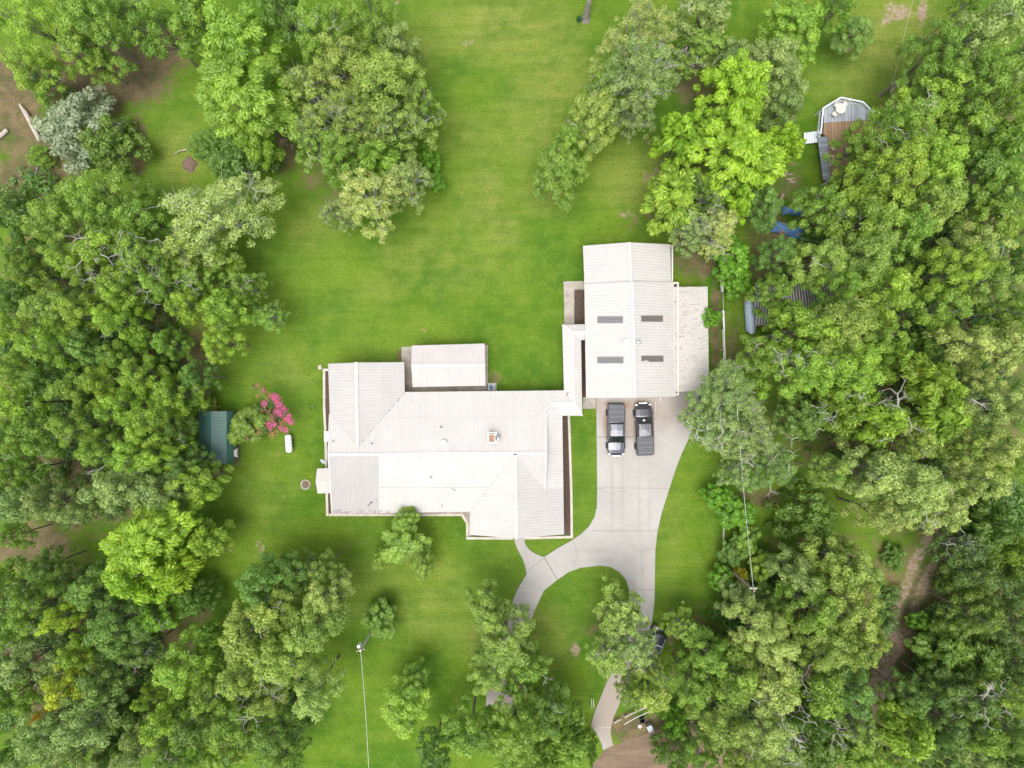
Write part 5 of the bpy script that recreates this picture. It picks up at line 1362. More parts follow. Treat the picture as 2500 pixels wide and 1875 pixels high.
def vehicle(name, label, cat, mid_px, heading, body_mat, kind, group=None):
    p = P(mid_px[0], mid_px[1], 0.9); t = empty(name, (p.x, p.y, 0.10), heading)
    tag(t, label, cat, group)
    pick = kind == 'pickup'
    Lr, Lf = (-2.78, 2.80) if pick else (-2.30, 2.35)
    if pick:
        S_ = [(-2.80, sec(.90, .45, 1.10)), (-2.74, sec(.955, .38, 1.17)), (-0.95, sec(.965, .32, 1.17)), (-0.80, sec(.97, .32, 1.15)), (1.0, sec(.97, .32, 1.12)),
              (1.5, sec(.96, .33, 1.12, .05)), (2.2, sec(.94, .35, 1.05, .05)), (2.55, sec(.90, .38, .97, .04)), (2.74, sec(.80, .42, .86, .02)), (2.84, sec(.62, .45, .76, .01))]
    else:
        S_ = [(-2.32, sec(.80, .45, .95)), (-2.22, sec(.88, .38, 1.05)), (-1.2, sec(.92, .3, 1.06)), (0.7, sec(.92, .3, 1.02)), (1.2, sec(.91, .32, 1.0, .04)),
              (1.8, sec(.88, .35, .93, .04)), (2.15, sec(.80, .38, .82, .03)), (2.34, sec(.60, .42, .70, .01))]
    mb = MB(); loft(mb, S_); mb.build('body', body_mat, t, smooth=False)
    # hood creases
    hx0, hx1 = (1.30, 2.5) if pick else (1.15, 2.1)
    mb = MB(); z0, z1 = (1.165, 1.02) if pick else (1.035, 0.86)
    for sy in (-1, 1):
        mb.bar((hx0, 0.30 * sy, z0), (hx1, 0.36 * sy, z1), 0.035, 0.02); mb.bar((hx0, 0.74 * sy, z0 - 0.03), (hx1, 0.66 * sy, z1 - 0.02), 0.03, 0.02)
    mb.build('hood_creases', body_mat, t)
    # cab: glass house plus roof panel
    if pick: cb = (-0.80, 1.42, .86, -0.62, 0.62, .70, 1.13, 1.80)
    else: cb = (-2.05, 1.30, .82, -1.70, 0.40, .66, 1.03, 1.62)
    x0, x1, w0, X0, X1, W1, zb, zt_ = cb
    def fr(name_, quad, mat, th=0.03):
        A, B, C, D = [Vector(q) for q in quad]; nn = (B - A).cross(D - A).normalized() * th
        m_ = MB(); m_.add([A, B, C, D, A - nn, B - nn, C - nn, D - nn], [(0, 1, 2, 3), (7, 6, 5, 4), (0, 4, 5, 1), (1, 5, 6, 2), (2, 6, 7, 3), (3, 7, 4, 0)])
        return m_.build(name_, mat, t)
    fr('windshield', [(x1, -w0, zb), (x1, w0, zb), (X1, W1, zt_), (X1, -W1, zt_)], M['carglass'])
    fr('rear_window', [(x0, w0, zb), (x0, -w0, zb), (X0, -W1, zt_), (X0, W1, zt_)], M['carglass'])
    for sy in (-1, 1): fr('side_window', [(x0 + .02, w0 * sy, zb), (x1 - .02, w0 * sy, zb), (X1 - .01, W1 * sy, zt_), (X0 + .01, W1 * sy, zt_)], M['carglass'])
    mb = MB(); loft(mb, [(X0 - 0.02, [(-W1, zt_ - .03), (-W1 - .01, zt_), (-W1 * .8, zt_ + .035), (0, zt_ + .045), (W1 * .8, zt_ + .035), (W1 + .01, zt_), (W1, zt_ - .03)]),
              ((X0 + X1) / 2, [(-W1, zt_ - .03), (-W1 - .02, zt_ + .02), (-W1 * .8, zt_ + .065), (0, zt_ + .08), (W1 * .8, zt_ + .065), (W1 + .02, zt_ + .02), (W1, zt_ - .03)]),
              (X1 + 0.02, [(-W1, zt_ - .03), (-W1 - .01, zt_), (-W1 * .8, zt_ + .03), (0, zt_ + .04), (W1 * .8, zt_ + .03), (W1 + .01, zt_), (W1, zt_ - .03)])])
    for yy in (-0.45, -0.15, 0.15, 0.45): mb.bar((X0 + .08, yy, zt_ + .072), (X1 - .12, yy, zt_ + .072), 0.05, 0.025)
    mb.build('cab_roof', body_mat, t)
    mb = MB()
    for sy in (-1, 1):
        mb.bar((x1, (w0) * sy, zb), (X1, W1 * sy, zt_), 0.09, 0.06); mb.bar((x0, w0 * sy, zb), (X0, W1 * sy, zt_), 0.09, 0.06)
        xm = (x0 + x1) / 2 - 0.2; mb.bar((xm, w0 * sy, zb), (xm, W1 * sy, zt_), 0.08, 0.05)
    mb.build('pillars', body_mat, t)
    if not pick:
        for sy in (-1, 1):
            mb = MB(); mb.bar((X0 + .2, .56 * sy, zt_ + .13), (X1 - .2, .56 * sy, zt_ + .13), 0.04, 0.04); mb.build('roof_rack_bar', M['steel'], t)
        mb = MB(); mb.bar((-0.6, -.60, zt_ + .15), (-0.6, .60, zt_ + .15), 0.10, 0.03); mb.build('roof_rack_bar', M['steel'], t)
    if pick:
        mb = MB(); mb.box((-1.80, 0, 1.215), (1.86, 1.72, 0.05)); bc = mb.build('bed_cover', M['vinyl'], t, bevel=0.015)
        for xx in (-2.52, -1.98, -1.42): m_ = MB(); m_.box((xx, 0, 1.245), (0.05, 1.66, 0.02)); m_.build('cover_seam', M['ridge'], bc)
        mb = MB(); mb.box((-2.84, 0, 0.55), (0.14, 1.7, 0.2)); mb.build('rear_bumper', M['black'], t, bevel=0.03)
        mb = MB(); mb.box((-2.79, 0, 0.9), (0.05, 1.45, 0.42)); mb.build('tailgate', body_mat, t, bevel=0.01)
        mb = MB(); mb.box((2.86, 0, 0.72), (0.06, 0.9, 0.22)); mb.build('grille', M['chrome'], t, bevel=0.01)
    mb = MB(); xb = 2.80 if pick else 2.30; mb.box((xb, 0, 0.50), (0.16, 1.55, 0.18)); mb.build('front_bumper', M['black'], t, bevel=0.04)
    for sy in (-1, 1):
        hx = (2.66, .72, .86) if pick else (2.15, .66, .74)
        mb = MB(); mb.box((hx[0], hx[1] * sy, hx[2]), (0.22, 0.28, 0.14), rz=-0.35 * sy); mb.build('headlight', M['lamp'], t, bevel=0.02)
        mb = MB(); mb.box((Lr + 0.02, (.87 if pick else .78) * sy, 0.92), (0.08, 0.14, 0.34)); mb.build('tail_light', M['tail'], t, bevel=0.01)
        mb = MB(); xm = 1.12 if pick else 0.95
        mb.tube([(xm, .88 * sy, 1.12 if pick else 1.02), (xm, 1.08 * sy, 1.16 if pick else 1.06)], [.02, .02], 6); mb.box((xm, 1.14 * sy, 1.18 if pick else 1.08), (0.10, 0.22, 0.20)); mb.build('side_mirror', body_mat, t)
        m_ = MB(); xf = (0.95, -0.72) if pick else (0.9, -0.9)
        for wx in ((1.78, -1.85) if pick else (1.42, -1.40)):
            rr = .38 if pick else .34; yy = (.90 if pick else .80) * sy
            wp = MB(); wp.lathe((wx, yy - 0.13, rr), [(rr * .62, 0), (rr * .92, 0), (rr, .05), (rr, .21), (rr * .92, .26), (rr * .62, .26)], 24, axis='Y'); wh = wp.build('wheel', M['tyre'], t)
            wp = MB(); wp.lathe((wx, yy - 0.12 if sy < 0 else yy + 0.10, rr), [(rr * .60, 0), (rr * .6, .02)], 16, axis='Y'); wp.build('rim', M['rim'], wh)
    return t
vehicle('pickup_truck', 'dark slate pickup truck with ribbed bed cover, parked nose to the street, the left one', 'pickup truck', (1504, 1049), math.radians(-90), VP['slate'], 'pickup', 'pickup trucks in front of the garage')
tk = vehicle('pickup_truck', 'dark graphite pickup truck with paper on the dash, parked nose to the garage', 'pickup truck', (1572.5, 1048), math.radians(92.4), VP['graphite'], 'pickup', 'pickup trucks in front of the garage')
mb = MB(); mb.box((1.02, 0.10, 1.49), (0.24, 0.26, 0.012), rot=Matrix.Rotation(0.695, 3, 'Y')); mb.build('dash_paper', M['white_paint'], tk)
vehicle('parked_car', 'dark car half hidden under the airy oak beside the drive', 'car', (1596, 1580), math.atan2(-85, -36), VP['navy'], 'suv')

# ------------------------------------------------------------------ small things round the yard
def single(name, mb, mat, px, py, lab, cat, z=0.0, group=None, smooth=False, rz=0):
    p = P(px, py, z); o = mb.build(name, mat, None, smooth); o.location = (p.x, p.y, 0); o.rotation_euler = (0, 0, rz)
    return tag(o, lab, cat, group)
# propane tank
p = P(703.5, 1083, 0.9); pt = empty('propane_tank', (p.x, p.y, 0), math.radians(-86)); tag(pt, 'white horizontal propane tank under the pink crepe myrtle', 'gas tank')
mb = MB(); r = 0.37; pr = [(0.02, -1.03), (r * .5, -1.0), (r * .85, -.90), (r, -.76), (r, .76), (r * .85, .90), (r * .5, 1.0), (0.02, 1.03)]
mb.lathe((0, 0, 0.72), pr, 24, axis='X'); mb.build('tank', M['tank'], pt, smooth=True)
mb = MB(); mb.lathe((0.05, 0.05, 1.02), [(.16, 0), (.16, .12), (.12, .17), (.02, .18)], 18); mb.build('lid', M['tank'], pt)
for xx in (-0.6, 0.6):
    mb = MB(); mb.box((xx, 0, 0.2), (0.2, 0.6, 0.4)); mb.build('foot', M['concrete_curb'], pt)
# AC unit
p = P(1199, 945, 0.7); au = empty('air_conditioner', (p.x, p.y, 0)); tag(au, 'grey outdoor air conditioner with round fan grille behind the house', 'air conditioner')
mb = MB(); mb.box((0.05, 0, 0.05), (1.05, 0.95, 0.1)); mb.build('pad', M['concrete_curb'], au)
mb = MB(); mb.box((0, 0, 0.45), (0.75, 0.75, 0.7)); mb.build('casing', M['dish'], au, bevel=0.02)
mb = MB(); mb.lathe((0, 0, 0.80), [(.30, 0), (.30, .03), (.24, .035), (.22, .01)], 24); mb.build('fan_ring', simple('fan_blue', (0.10, 0.17, 0.24), 0.5), au)
mb = MB()
for k in range(5):
    a = k * 1.2566; mb.bar((0, 0, .83), (0.2 * math.cos(a), .2 * math.sin(a), .83), 0.06, 0.01)
mb.build('fan_blades', M['dark_metal'], au)
# satellite dish
p = P(792, 1121, 3.1); sd_ = empty('satellite_dish', (p.x, p.y, 2.8)); tag(sd_, 'grey blue satellite dish fixed to the west gable of the house', 'satellite dish')
mb = MB(); mb.lathe((0, 0, 0.3), [(.02, 0), (.15, .02), (.28, .09), (.33, .14), (.32, .16), (.14, .05), (.02, .03)], 20); d_ = mb.build('dish', M['dish'], sd_, smooth=True); d_.rotation_euler = (0.6, -0.5, 0)
mb = MB(); mb.tube([(0, 0, .3), (.1, 0, .05), (.5, 0, -.1)], [.025, .025, .025], 6); mb.build('mast', M['steel'], sd_)
# stone ring planter
p = P(746, 1183, 0.1); rg = empty('planter_ring', (p.x, p.y, 0)); tag(rg, 'round stone edged planter of dry stems on the west lawn', 'planter')
rr_ = random.Random(3); mb = MB()
for k in range(16):
    a = k * 2 * math.pi / 16; mb.box((.50 * math.cos(a), .50 * math.sin(a), .08), (.17, .15, .16 + rr_.random() * .05), a + rr_.random() * .4, taper=.8)
mb.build('stones', M['concrete_curb'], rg)
mb = MB(); mb.lathe((0, 0, 0), [(.44, 0), (.42, .08), (.2, .13), (.02, .14)], 16); mb.build('soil', M['soil'], rg)
mb = MB()
for k in range(26):
    a = rr_.random() * 6.28; l = .2 + rr_.random() * .25; mb.tube([(0.1 * math.cos(a), .1 * math.sin(a), .1), (l * math.cos(a), l * math.sin(a), .35 + rr_.random() * .2)], [.012, .006], 4, cap=False)
mb.build('dry_stems', M['dead_wood'], rg)
mb = MB(); mb.box((0, 0, .08), (.42, .46, .16), taper=.8); mb.box((.06, .2, .12), (.2, .2, .2), .5, taper=.7); single('stone_block', mb, M['concrete_curb'], 781.6, 897, 'pale stone block at the north-west corner of the house bed', 'stone', 0)
# poles and wires
p = P(880, 1588, 8.4); sp = empty('service_pole', (p.x, p.y, 0)); tag(sp, 'silvery service pole with transformer rising out of the front lawn sapling', 'utility pole')
mb = MB(); mb.tube([(0, 0, 0), (0, 0, 8.5)], [.15, .10], 10); mb.build('pole', simple('silver_pole', (.55, .54, .52), .7), sp)
mb = MB(); mb.lathe((-.34, 0.1, 6.9), [(.16, 0), (.19, .04), (.19, .75), (.15, .82), (.04, .86)], 16); mb.build('transformer', M['tank'], sp)
mb = MB(); mb.bar((-.45, -.16, 8.2), (.4, .1, 8.2), .09, .09); mb.build('crossarm', M['pole_wood'], sp)
for xx in (-.4, .35): m_ = MB(); m_.lathe((xx, -.03 + (xx * .3), 8.25), [(.04, 0), (.05, .06), (.03, .12)], 8); m_.build('insulator', M['white_paint'], sp)
p = P(1840, 1440, 9.0); up = empty('utility_pole', (p.x, p.y, 0)); tag(up, 'brown wooden utility pole in the fence line trees right of the drive', 'utility pole')
mb = MB(); mb.tube([(0, 0, 0), (0, 0, 9.2)], [.17, .12], 10); mb.build('pole', M['pole_wood'], up)
mb = MB(); mb.bar((-.35, 0.12, 8.9), (.35, 0.12, 8.9), .09, .09); mb.build('crossarm', M['steel'], up)
def wire(pa, pb, lab, sag=0.5, r=0.022, n=24):
    A, B = P(*pa), P(*pb); mid = (A + B) / 2; mb = MB(); pts = []
    for k in range(n + 1):
        t = k / n; q = A + (B - A) * t; pts.append(Vector((q.x - mid.x, q.y - mid.y, q.z - 4 * sag * t * (1 - t))))
    mb.tube(pts, [r] * (n + 1), 5)
    o = mb.build('power_line', M['wire']); o.location = (mid.x, mid.y, 0); tag(o, lab, 'wire')
wire((880.5, 1590, 8.35), (905, 1995, 8.2), 'pale wire running from the service pole to the bottom edge over the front lawn', 0.5, 0.02)
wire((1840, 1442, 9.0), (1799, 985, 8.5), 'pale wire running north from the wooden utility pole above the fence saplings', 0.3, 0.016)
wire((1840, 1442, 8.95), (1862, 1700, 8.6), 'dark wire running south from the wooden utility pole into the oaks', 0.3, 0.015)
wire((2240, -40, 4.5), (2164, 275, 4.2), 'thin wire crossing the grass between sandy track and plank path', 0.2, 0.012)
# white rail fence right of the garage
A, B = P(1761, 664, 1.0), P(1769, 900, 1.0)
wf = empty('rail_fence', ((A.x + B.x) / 2, (A.y + B.y) / 2, 0)); tag(wf, 'old white two rail fence along the litter strip right of the garage', 'fence')
WO = Vector((wf.location.x, wf.location.y, 0)); nseg = 5
for k in range(nseg + 1):
    q = A + (B - A) * k / nseg - WO; mb = MB(); mb.box((q.x, q.y, .6), (.12, .12, 1.2)); mb.build('post', M['white_paint'], wf)
for k in range(nseg):
    a = A + (B - A) * k / nseg - WO; b = A + (B - A) * (k + 1) / nseg - WO; wd = (.22, .04, .20, .12, .15)[k]
    for zz in ((1.05, .55) if k != 1 else (1.05,)):
        mb = MB(); mb.bar(Vector((a.x + .08, a.y, zz)), Vector((b.x + .08 + (.12 if k == 2 and zz < 1 else 0), b.y, zz)), wd * .7, .06); mb.build('rail', M['white_paint'], wf)
mb = MB(); mb.lathe((0, 0, 0), [(.12, 0), (.17, .32), (.18, .33), (.15, .32), (.11, .04)], 16); single('pail', mb, M['red'], 1748, 673, 'red plastic pail on the litter near the white rail fence', 'bucket')
A, B = P(1767, 1287, 1.4), P(1766, 1332, .1); mid = (A + B) / 2
mb = MB(); mb.tube([A - Vector((mid.x, mid.y, 0)), B - Vector((mid.x, mid.y, 0))], [.07, .10], 8); o = mb.build('leaning_post', M['dead_wood']); o.location = (mid.x, mid.y, 0); tag(o, 'pale leaning post among the saplings at the edge of the drive lawn', 'post')
# logs and debris, north-west
def log(name, pts, rads, lab, cat, mat='dead_wood', n=9):
    W = [P(*q) for q in pts]; c = sum(W, Vector()) / len(W); c.z = 0
    mb = MB(); mb.tube([v - c for v in W], rads, n); o = mb.build(name, M[mat]); o.location = c; return tag(o, lab, cat)
log('fallen_log', [(47, 254, .3), (62, 275, .35), (78, 305, .32), (98, 345, .3)], [.10, .26, .28, .22], 'grey fallen tree trunk lying beside the silvery tree', 'log')
log('sawn_log', [(-14, 342, .25), (3, 330, .25), (18, 317, .25)], [.24, .24, .23], 'short pale sawn log at the left edge', 'log')
log('thin_pole', [(92, 404, .1), (80, 450, .12), (66, 497, .08)], [.05, .05, .05], 'long thin pole lying on the brown litter at the left', 'pole', 'steel', 6)
log('broken_branch', [(424, 378, .1), (436, 369, .3), (450, 366, .2), (462, 364, .1)], [.03, .06, .08, .04], 'broken branch on the grass above the dirt mound', 'branch')
mb = MB(); mb.lathe((0, 0, 0), [(.85, 0), (.72, .12), (.45, .28), (.12, .36), (.02, .37)], 14)
mb.v = [(v[0] * (1 + .2 * math.sin(i * 2.3)), v[1] * (1 + .2 * math.cos(i * 1.7)), v[2]) for i, v in enumerate(mb.v)]
single('dirt_mound', mb, M['soil'], 463, 402, 'small round mound of dark dirt beside the feathery shrub', 'mound')
log('rotten_log', [(1888, 531, .3), (1898, 508, .3), (1912, 474, .3)], [.20, .22, .20], 'reddish brown rotten log just left of the blue tarp', 'log', 'wood')
wp_ = empty('woodpile', P(1928, 436, 0)); tag(wp_, 'little pile of split logs on the grass left of the ramp', 'woodpile'); rr_ = random.Random(9)
for k in range(7):
    mb = MB(); x, y = rr_.uniform(-.3, .3), rr_.uniform(-.5, .5); a = rr_.uniform(-.4, .4)
    mb.tube([(x - .3, y - a * .3, .12 + .1 * (k % 3)), (x + .3, y + a * .3, .12 + .1 * (k % 3))], [.08, .09], 7); mb.build('split_log', M['wood'], wp_)
log('plank', [(1916, 432, .08), (1922, 416, .08)], [.06, .06], 'short pale plank leaning by the split log pile', 'plank')
# blue tarps
def tarp(px, py, sx, sy, hh, rz, lab, seed):
    rg_ = np.random.default_rng(seed); n = 14; mb = MB(); 
    for i in range(n + 1):
        for j in range(n + 1):
            u, v = i / n * 2 - 1, j / n * 2 - 1
            z = hh * (1 - 0.75 * max(abs(u), abs(v)) ** 3) + 0.09 * math.sin(u * 7 + seed) * math.cos(v * 6) + 0.05 * rg_.random()
            mb.v.append((u * sx / 2 * (1 + .06 * math.sin(v * 5)), v * sy / 2 * (1 + .08 * math.sin(u * 4)), z)); mb.uv.append((u, v))
    for i in range(n):
        for j in range(n): a = i * (n + 1) + j; mb.f.append([a, a + n + 1, a + n + 2, a + 1]); mb.m.append(0)
    p = P(px, py, hh); t = empty('tarp_pile', (p.x, p.y, 0), rz); tag(t, lab, 'tarpaulin')
    mb.build('tarp', M['blue_tarp'], t, smooth=True)
    m_ = MB(); m_.box((0, 0, hh * .4), (sx * .8, sy * .8, hh * .78), taper=.9); m_.build('covered_stack', M['wood'], t)
tarp(1930, 558, 3.4, 1.3, .9, -.25, 'crumpled bright blue tarp over a stack, the lower one by the brown board', 4)
tarp(1940, 512, 2.2, .9, .8, -.05, 'smaller blue tarp showing between leaves above the bright one', 7)
mb = MB(); mb.box((0, 0, .5), (.75, .6, .05), .2); mb.box((0, 0, .25), (.6, .5, .45)); single('board_stack', mb, simple('red_brown_board', (.30, .14, .09), .9), 1910, 566, 'red brown board lying below the bright blue tarp', 'board', .5)
# by the garage apron
gr = empty('grill', P(1710, 971, .5)); gr.location.z = .1; tag(gr, 'small dark barbecue grill outside the lean-to', 'grill')
mb = MB(); mb.lathe((0, 0, .7), [(.05, -.2), (.2, -.12), (.26, 0), (.22, .12), (.05, .2)], 16); mb.build('kettle', M['dark_metal'], gr, smooth=True)
for k in range(3):
    a = k * 2.094; mb = MB(); mb.tube([(.12 * math.cos(a), .12 * math.sin(a), .6), (.28 * math.cos(a), .28 * math.sin(a), 0)], [.02, .02], 6); mb.build('leg', M['steel'], gr)
mb = MB(); mb.box((0, -.45, .62), (.3, .35, .03)); mb.build('side_shelf', M['steel'], gr)
fp = empty('plant_pot', P(1611, 973, .3)); fp.location.z = .1; tag(fp, 'little clay pot with red and white flowers by the garage corner', 'flower pot')
mb = MB(); mb.lathe((0, 0, 0), [(.10, 0), (.15, .25), (.16, .26), (.13, .25), (.1, .2)], 14); mb.build('pot', simple('terracotta', (.35, .15, .09), .8), fp)
mb = MB()
for k in range(9): a = k * .7; mb.box((.1 * math.cos(a), .1 * math.sin(a), .33 + .03 * (k % 3)), (.07, .07, .04), a)
mb.build('flowers', M['white_paint'], fp); mb = MB()
for k in range(6): a = k * 1.05; mb.box((.05 * math.cos(a), .05 * math.sin(a), .36), (.06, .06, .04), a)
mb.build('red_flowers', M['red'], fp)
# drive mouth: timber barrier, bins
log('barrier_log', [(1499, 1765, .5), (1516, 1756, .5)], [.09, .09], 'short pale log rail touching the lower drive', 'rail')
log('barrier_log', [(1525, 1751, .5), (1552, 1738, .55), (1579, 1725, .6)], [.09, .09, .10], 'long pale log rail set across the verge by the drive mouth', 'rail')
log('metal_rail', [(1523, 1769, .7), (1553, 1752, .75), (1588, 1736, .8)], [.035, .035, .035], 'thin silver rail parallel to the long log rail', 'rail', 'steel', 6)
for a, b in ((1501, 1764), (1528, 1750), (1575, 1728)):
    mb = MB(); mb.tube([(0, 0, 0), (0, 0, .5)], [.08, .07], 8); single('rail_post', mb, M['wood'], a, b, {1501: 'short post under the small log rail beside the drive', 1528: 'post at the lower left end of the long log rail', 1575: 'post at the upper right end of the long log rail'}[a], 'post', .3, 'posts of the log rails')
tb_ = empty('wheeled_bin', P(1587, 1779, .9), .42); tb_.location.z = 0; tag(tb_, 'pale grey wheeled bin standing at the road edge', 'bin')
mb = MB(); mb.box((0, 0, .5), (.50, .58, .95), taper=1.12); mb.build('tub', M['dish'], tb_)
mb = MB(); mb.box((0, .02, 1.0), (.58, .70, .06)); mb.box((0, .1, 1.04), (.44, .30, .03)); mb.build('lid', M['dish'], tb_, bevel=.01)
for sx_ in (-1, 1): mb = MB(); mb.lathe((.26 * sx_ - .03, .3, .12), [(.12, 0), (.12, .06)], 12, axis='X'); mb.build('wheel', M['tyre'], tb_)
mb = MB(); mb.lathe((0, 0, 0), [(.24, 0), (.29, .75), (.31, .78), (.27, .77), (.22, .15)], 18); single('round_bin', mb, M['black'], 1568, 1758, 'round black open bin behind the pale wheeled bin', 'bin', .6)
mb = MB(); mb.lathe((0, 0, 0), [(.19, 0), (.22, .12), (.2, .2), (.04, .24)], 16); single('round_cap', mb, M['plastic_white'], 1562, 1773, 'low round cream cap on the grass left of the wheeled bin', 'cap', .1)  # plain round lid, what it covers is not known
mb = MB(); mb.tube([(-.05, -.55, .5), (-.1, .5, .5), (.1, .5, .52), (.18, -.45, .5)], [.025] * 4, 6); mb.tube([(-.05, -.55, 0), (-.05, -.55, .5)], [.02, .02], 6); mb.tube([(.18, -.45, 0), (.18, -.45, .5)], [.02, .02], 6); single('tube_frame', mb, M['white_paint'], 1446, 1716, 'thin white bent tube frame on the grass left of the lower drive', 'frame', .4)
# twigs lying on the house roof
def twig(px, py, z, size, lab, seed, mat='twig_brown', name='fallen_twig', n=7, r=.018):
    rg_ = random.Random(seed); p = P(px, py, z); mb = MB(); a = rg_.random() * 6
    mb.tube([(-size * math.cos(a), -size * math.sin(a), .03), (0, 0, .06), (size * .8 * math.cos(a + .4), size * .8 * math.sin(a + .4), .05)], [r * 1.3, r * 1.2, r * .5], 5)
    for k in range(n):
        t = rg_.uniform(-.7, .7); b = a + rg_.uniform(-1.2, 1.2) + (math.pi if t < 0 and rg_.random() < .4 else 0); l = size * rg_.uniform(.3, .7)
        x, y = t * size * math.cos(a), t * size * math.sin(a)
        mb.tube([(x, y, .05), (x + l * .5 * math.cos(b) + .04, y + l * .5 * math.sin(b), .08), (x + l * math.cos(b + .3), y + l * math.sin(b + .3), .04)], [r * .8, r * .6, r * .3], 4, cap=False)
    o = mb.build(name, M[mat]); o.location = p; return tag(o, lab, 'branch' if name != 'fallen_twig' else 'twig')
twig(904, 1229, 3.04, .40, 'dark forked twig on the grey sheets of the house roof', 1)
twig(1108, 1195, 3.45, .26, 'small dark twig on the white part of the house roof near the south wing', 2, n=2)
twig(1079, 1233, 2.95, .22, 'tiny dark twig near the front eave of the house roof', 3, n=2)
twig(1385, 962, 2.86, .20, 'short dark twig on the corner of the walkway roof', 8, n=1, r=.03)
for k, (a, b, s, lab) in enumerate([(1938, 1800, 1.5, 'white dead branches sprawling over the dark thicket near the bottom'), (2410, 1690, .9, 'little white dead branch in the lower right woods'), (2390, 985, .9, 'pale twig nest in the gap between the pale oaks'),
        (1925, 1830, .8, 'bunch of white dead twigs beside the sage oak on the bottom edge')]):
    for q in range(1): twig(a, b, 9.5, s, lab, 20 + k, 'bark_pale', 'dead_branch', 16, .045)

def debris():
    rng = np.random.default_rng(12); C = []
    def sw(x, y): return 2.7 + (1253.5 - y) * 1.9 / 144
    for _ in range(70):
        x = rng.uniform(813, 960); y = 1252 - abs(rng.normal()) * 4; C.append(P(x, y, sw(x, y) + .03))
    for _ in range(14):
        x = rng.uniform(815, 1190); y = rng.uniform(1115, 1250); C.append(P(x, y, sw(x, y) + .03))
    for _ in range(40):
        t = rng.random(); x = 873 + 115 * t + rng.normal() * 1.2; y = 1090 - 133 * t + 1.5; C.append(P(x, y, 4.36 - 1.66 * t + .06))
    for _ in range(45):
        x = 1648 + abs(rng.normal()) * 25; y = rng.uniform(704, 950); x = min(x, 1722); C.append(P(x, y, 3.02 - (x - 1645) * .65 / 84 + .03))
    C = np.array([tuple(c) for c in C]); n = len(C); a = rng.uniform(0, 6.28, n); s = rng.uniform(.02, .05, n)
    T1 = np.stack([np.cos(a) * s * 1.6, np.sin(a) * s * 1.6, np.zeros(n)], 1); T2 = np.stack([-np.sin(a) * s, np.cos(a) * s, np.zeros(n)], 1)
    o = link_mesh('leaf_litter', quads_mesh('leaf_litter', C, T1, T2, np.full(n, .5), simple('dry_leaf', (.11, .08, .05), .9))); tag(o, kind='stuff')
debris()
# lone trunk at the top edge, its crown beyond the picture
p = P(1430, 46, 0); lt = empty('oak_tree', (p.x, p.y, 0)); tag(lt, 'lone grey tree trunk at the top edge of the back lawn', 'tree')
mb = MB(); mb.tube([(0, 0, -.1), (0, .05, .3), (.1, .5, 2.5), (.4, 2.4, 5.5), (.6, 4.6, 8.6)], [.62, .40, .28, .24, .2], 12)
for k in range(6): a = k * 1.05; mb.tube([(.6, 4.4, 8.3), (.6 + math.cos(a), 4.6 + .9 * math.sin(a), 9.6)], [.1, .04], 6)
mb.build('trunk', M['bark'], lt)
cr = link_mesh('crown', PROTO['OS'][0][1], lt); cr.location = (.6, 5.2, 3.0); cr.scale = (.8, .7, .9); cr.color = (*C_['mid'], 1)
mb = MB()
for k in range(60):
    a = rnd.random() * 6.28; l = .2 + rnd.random() * .35; b = rnd.random() * .5
    mb.tube([(b * math.cos(a) * .5, b * math.sin(a) * .5, 0), (l * math.cos(a), l * math.sin(a), .35 + rnd.random() * .2)], [.03, .004], 3, cap=False)
single('grass_tuft', mb, simple('tuft_green', (.03, .12, .03), .8), 1414, 50, 'dark green weed tuft at the foot of the lone trunk', 'plant')

plant_trees()
def undergrowth():
    rng = np.random.default_rng(31); lobes = []
    zones = [(230, 820, 240, 230, 300), (180, 1130, 220, 130, 150), (170, 1620, 240, 240, 230), (90, 480, 80, 60, 20), (2150, 700, 230, 230, 250), (2370, 620, 120, 480, 170), (2200, 1000, 280, 160, 170),
             (2350, 1600, 220, 260, 300), (1960, 1600, 230, 260, 260), (650, 1700, 140, 170, 70), (860, 250, 110, 150, 50), (1745, 1650, 90, 160, 50), (2420, 1250, 80, 80, 60)]
    track = [(2300, 1290), (2262, 1360), (2232, 1430), (2205, 1500), (2190, 1560), (2165, 1620), (2140, 1690), (2110, 1740)]
    for cx, cy, rx, ry, n in zones:
        for _ in range(n):
            a = rng.random() * 6.283; q = math.sqrt(rng.random()); x, y = cx + rx * q * math.cos(a), cy + ry * q * math.sin(a)
            if any((x - tx) ** 2 + (y - ty) ** 2 < 48 ** 2 for tx, ty in track) or (1400 < x < 1690 and y > 1640): continue
            if 470 < x < 600 and 980 < y < 1150: continue
            p = P(x, y, 0); r = rng.uniform(.3, .8)
            for k in range(3): lobes.append((p.x + rng.normal() * r, p.y + rng.normal() * r, rng.uniform(.2, 1.5), r, float(np.clip(.35 + rng.normal() * .2, 0, 1))))
    C, a, b, T = leaf_cloud(rng, lobes, 110, .30, 'O')
    o = link_mesh('undergrowth', quads_mesh('undergrowth', C, a, b, T, M['leaf'])); o.color = (.14, .27, .06, 1); tag(o, kind='stuff')
undergrowth()

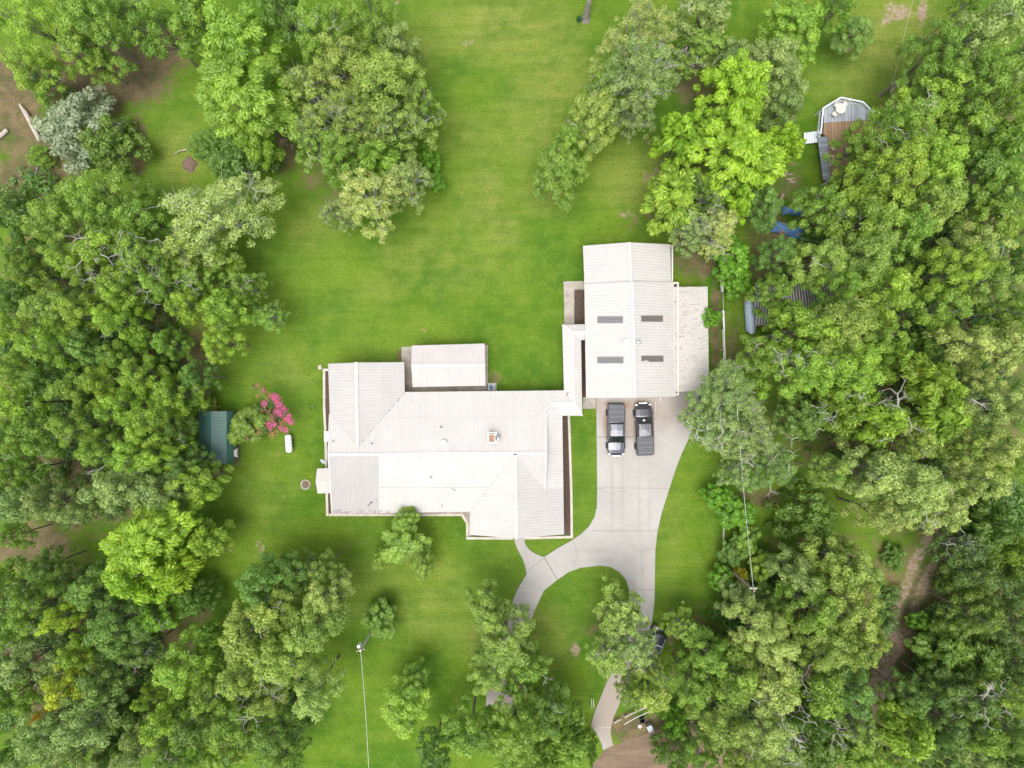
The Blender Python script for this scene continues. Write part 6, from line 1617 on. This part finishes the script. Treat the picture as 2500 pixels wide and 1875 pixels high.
# ------------------------------------------------------------------ crepe myrtle with pink blossom
def crepe():
    p = P(668, 1010, 3.0); t = empty('crepe_myrtle', (p.x, p.y, 0)); tag(t, 'crepe myrtle with vivid pink blossom beside the propane tank', 'tree')
    rng = np.random.default_rng(77); k = (H - 3.3) / F
    def L(px, py, z, r): return ((px - 668) * k, -(py - 1010) * k, z, r, 0.5)
    gl = [L(640 + rng.normal() * 34, 1015 + rng.normal() * 44, 2.2 + rng.random() * .9, .42) for _ in range(26)]
    C, a, b, T = leaf_cloud(rng, gl, 130, .22, 'F'); c = link_mesh('foliage', quads_mesh('foliage', C, a, b, T, M['leaf']), t); c.color = (.10, .19, .03, 1)
    pk = [(676, 972, .40), (684, 985, .36), (672, 966, .30), (648, 985, .30), (680, 1003, .34), (690, 1012, .26), (706, 1022, .30), (714, 1030, .28), (660, 1035, .28), (672, 1036, .26), (700, 1050, .28), (688, 1044, .22), (663, 1046, .2), (646, 952, .16), (700, 1000, .22), (708, 1014, .22), (694, 996, .25)]
    C, a, b, T = leaf_cloud(rng, [L(x, y, 3.35, r * 1.35) for x, y, r in pk], 620, .14, 'O'); link_mesh('blossoms', quads_mesh('blossoms', C, a, b, T, M['blossom']), t)
    pk = [(632, 940, .3), (644, 952, .25), (655, 965, .3), (630, 965, .2), (665, 1018, .3), (690, 1030, .3), (632, 1053, .25), (622, 1058, .2), (605, 1068, .15), (665, 1060, .3), (676, 1054, .25), (640, 1000, .2), (655, 1002, .2), (695, 1036, .25), (679, 1107, .12)]
    C, a, b, T = leaf_cloud(rng, [L(x, y, 3.1, r * 1.5) for x, y, r in pk], 260, .14, 'O'); link_mesh('faded_blossoms', quads_mesh('faded_blossoms', C, a, b, T, M['blossom_dull']), t)
    mb = MB()
    for g in gl[::2]: mb.tube([(.1 * rng.normal(), .1 * rng.normal(), 0), (g[0] * .4, g[1] * .4, 1.2), (g[0], g[1], g[2])], [.05, .035, .012], 5, cap=False)
    mb.build('trunk', M['bark_pale'], t)
crepe()
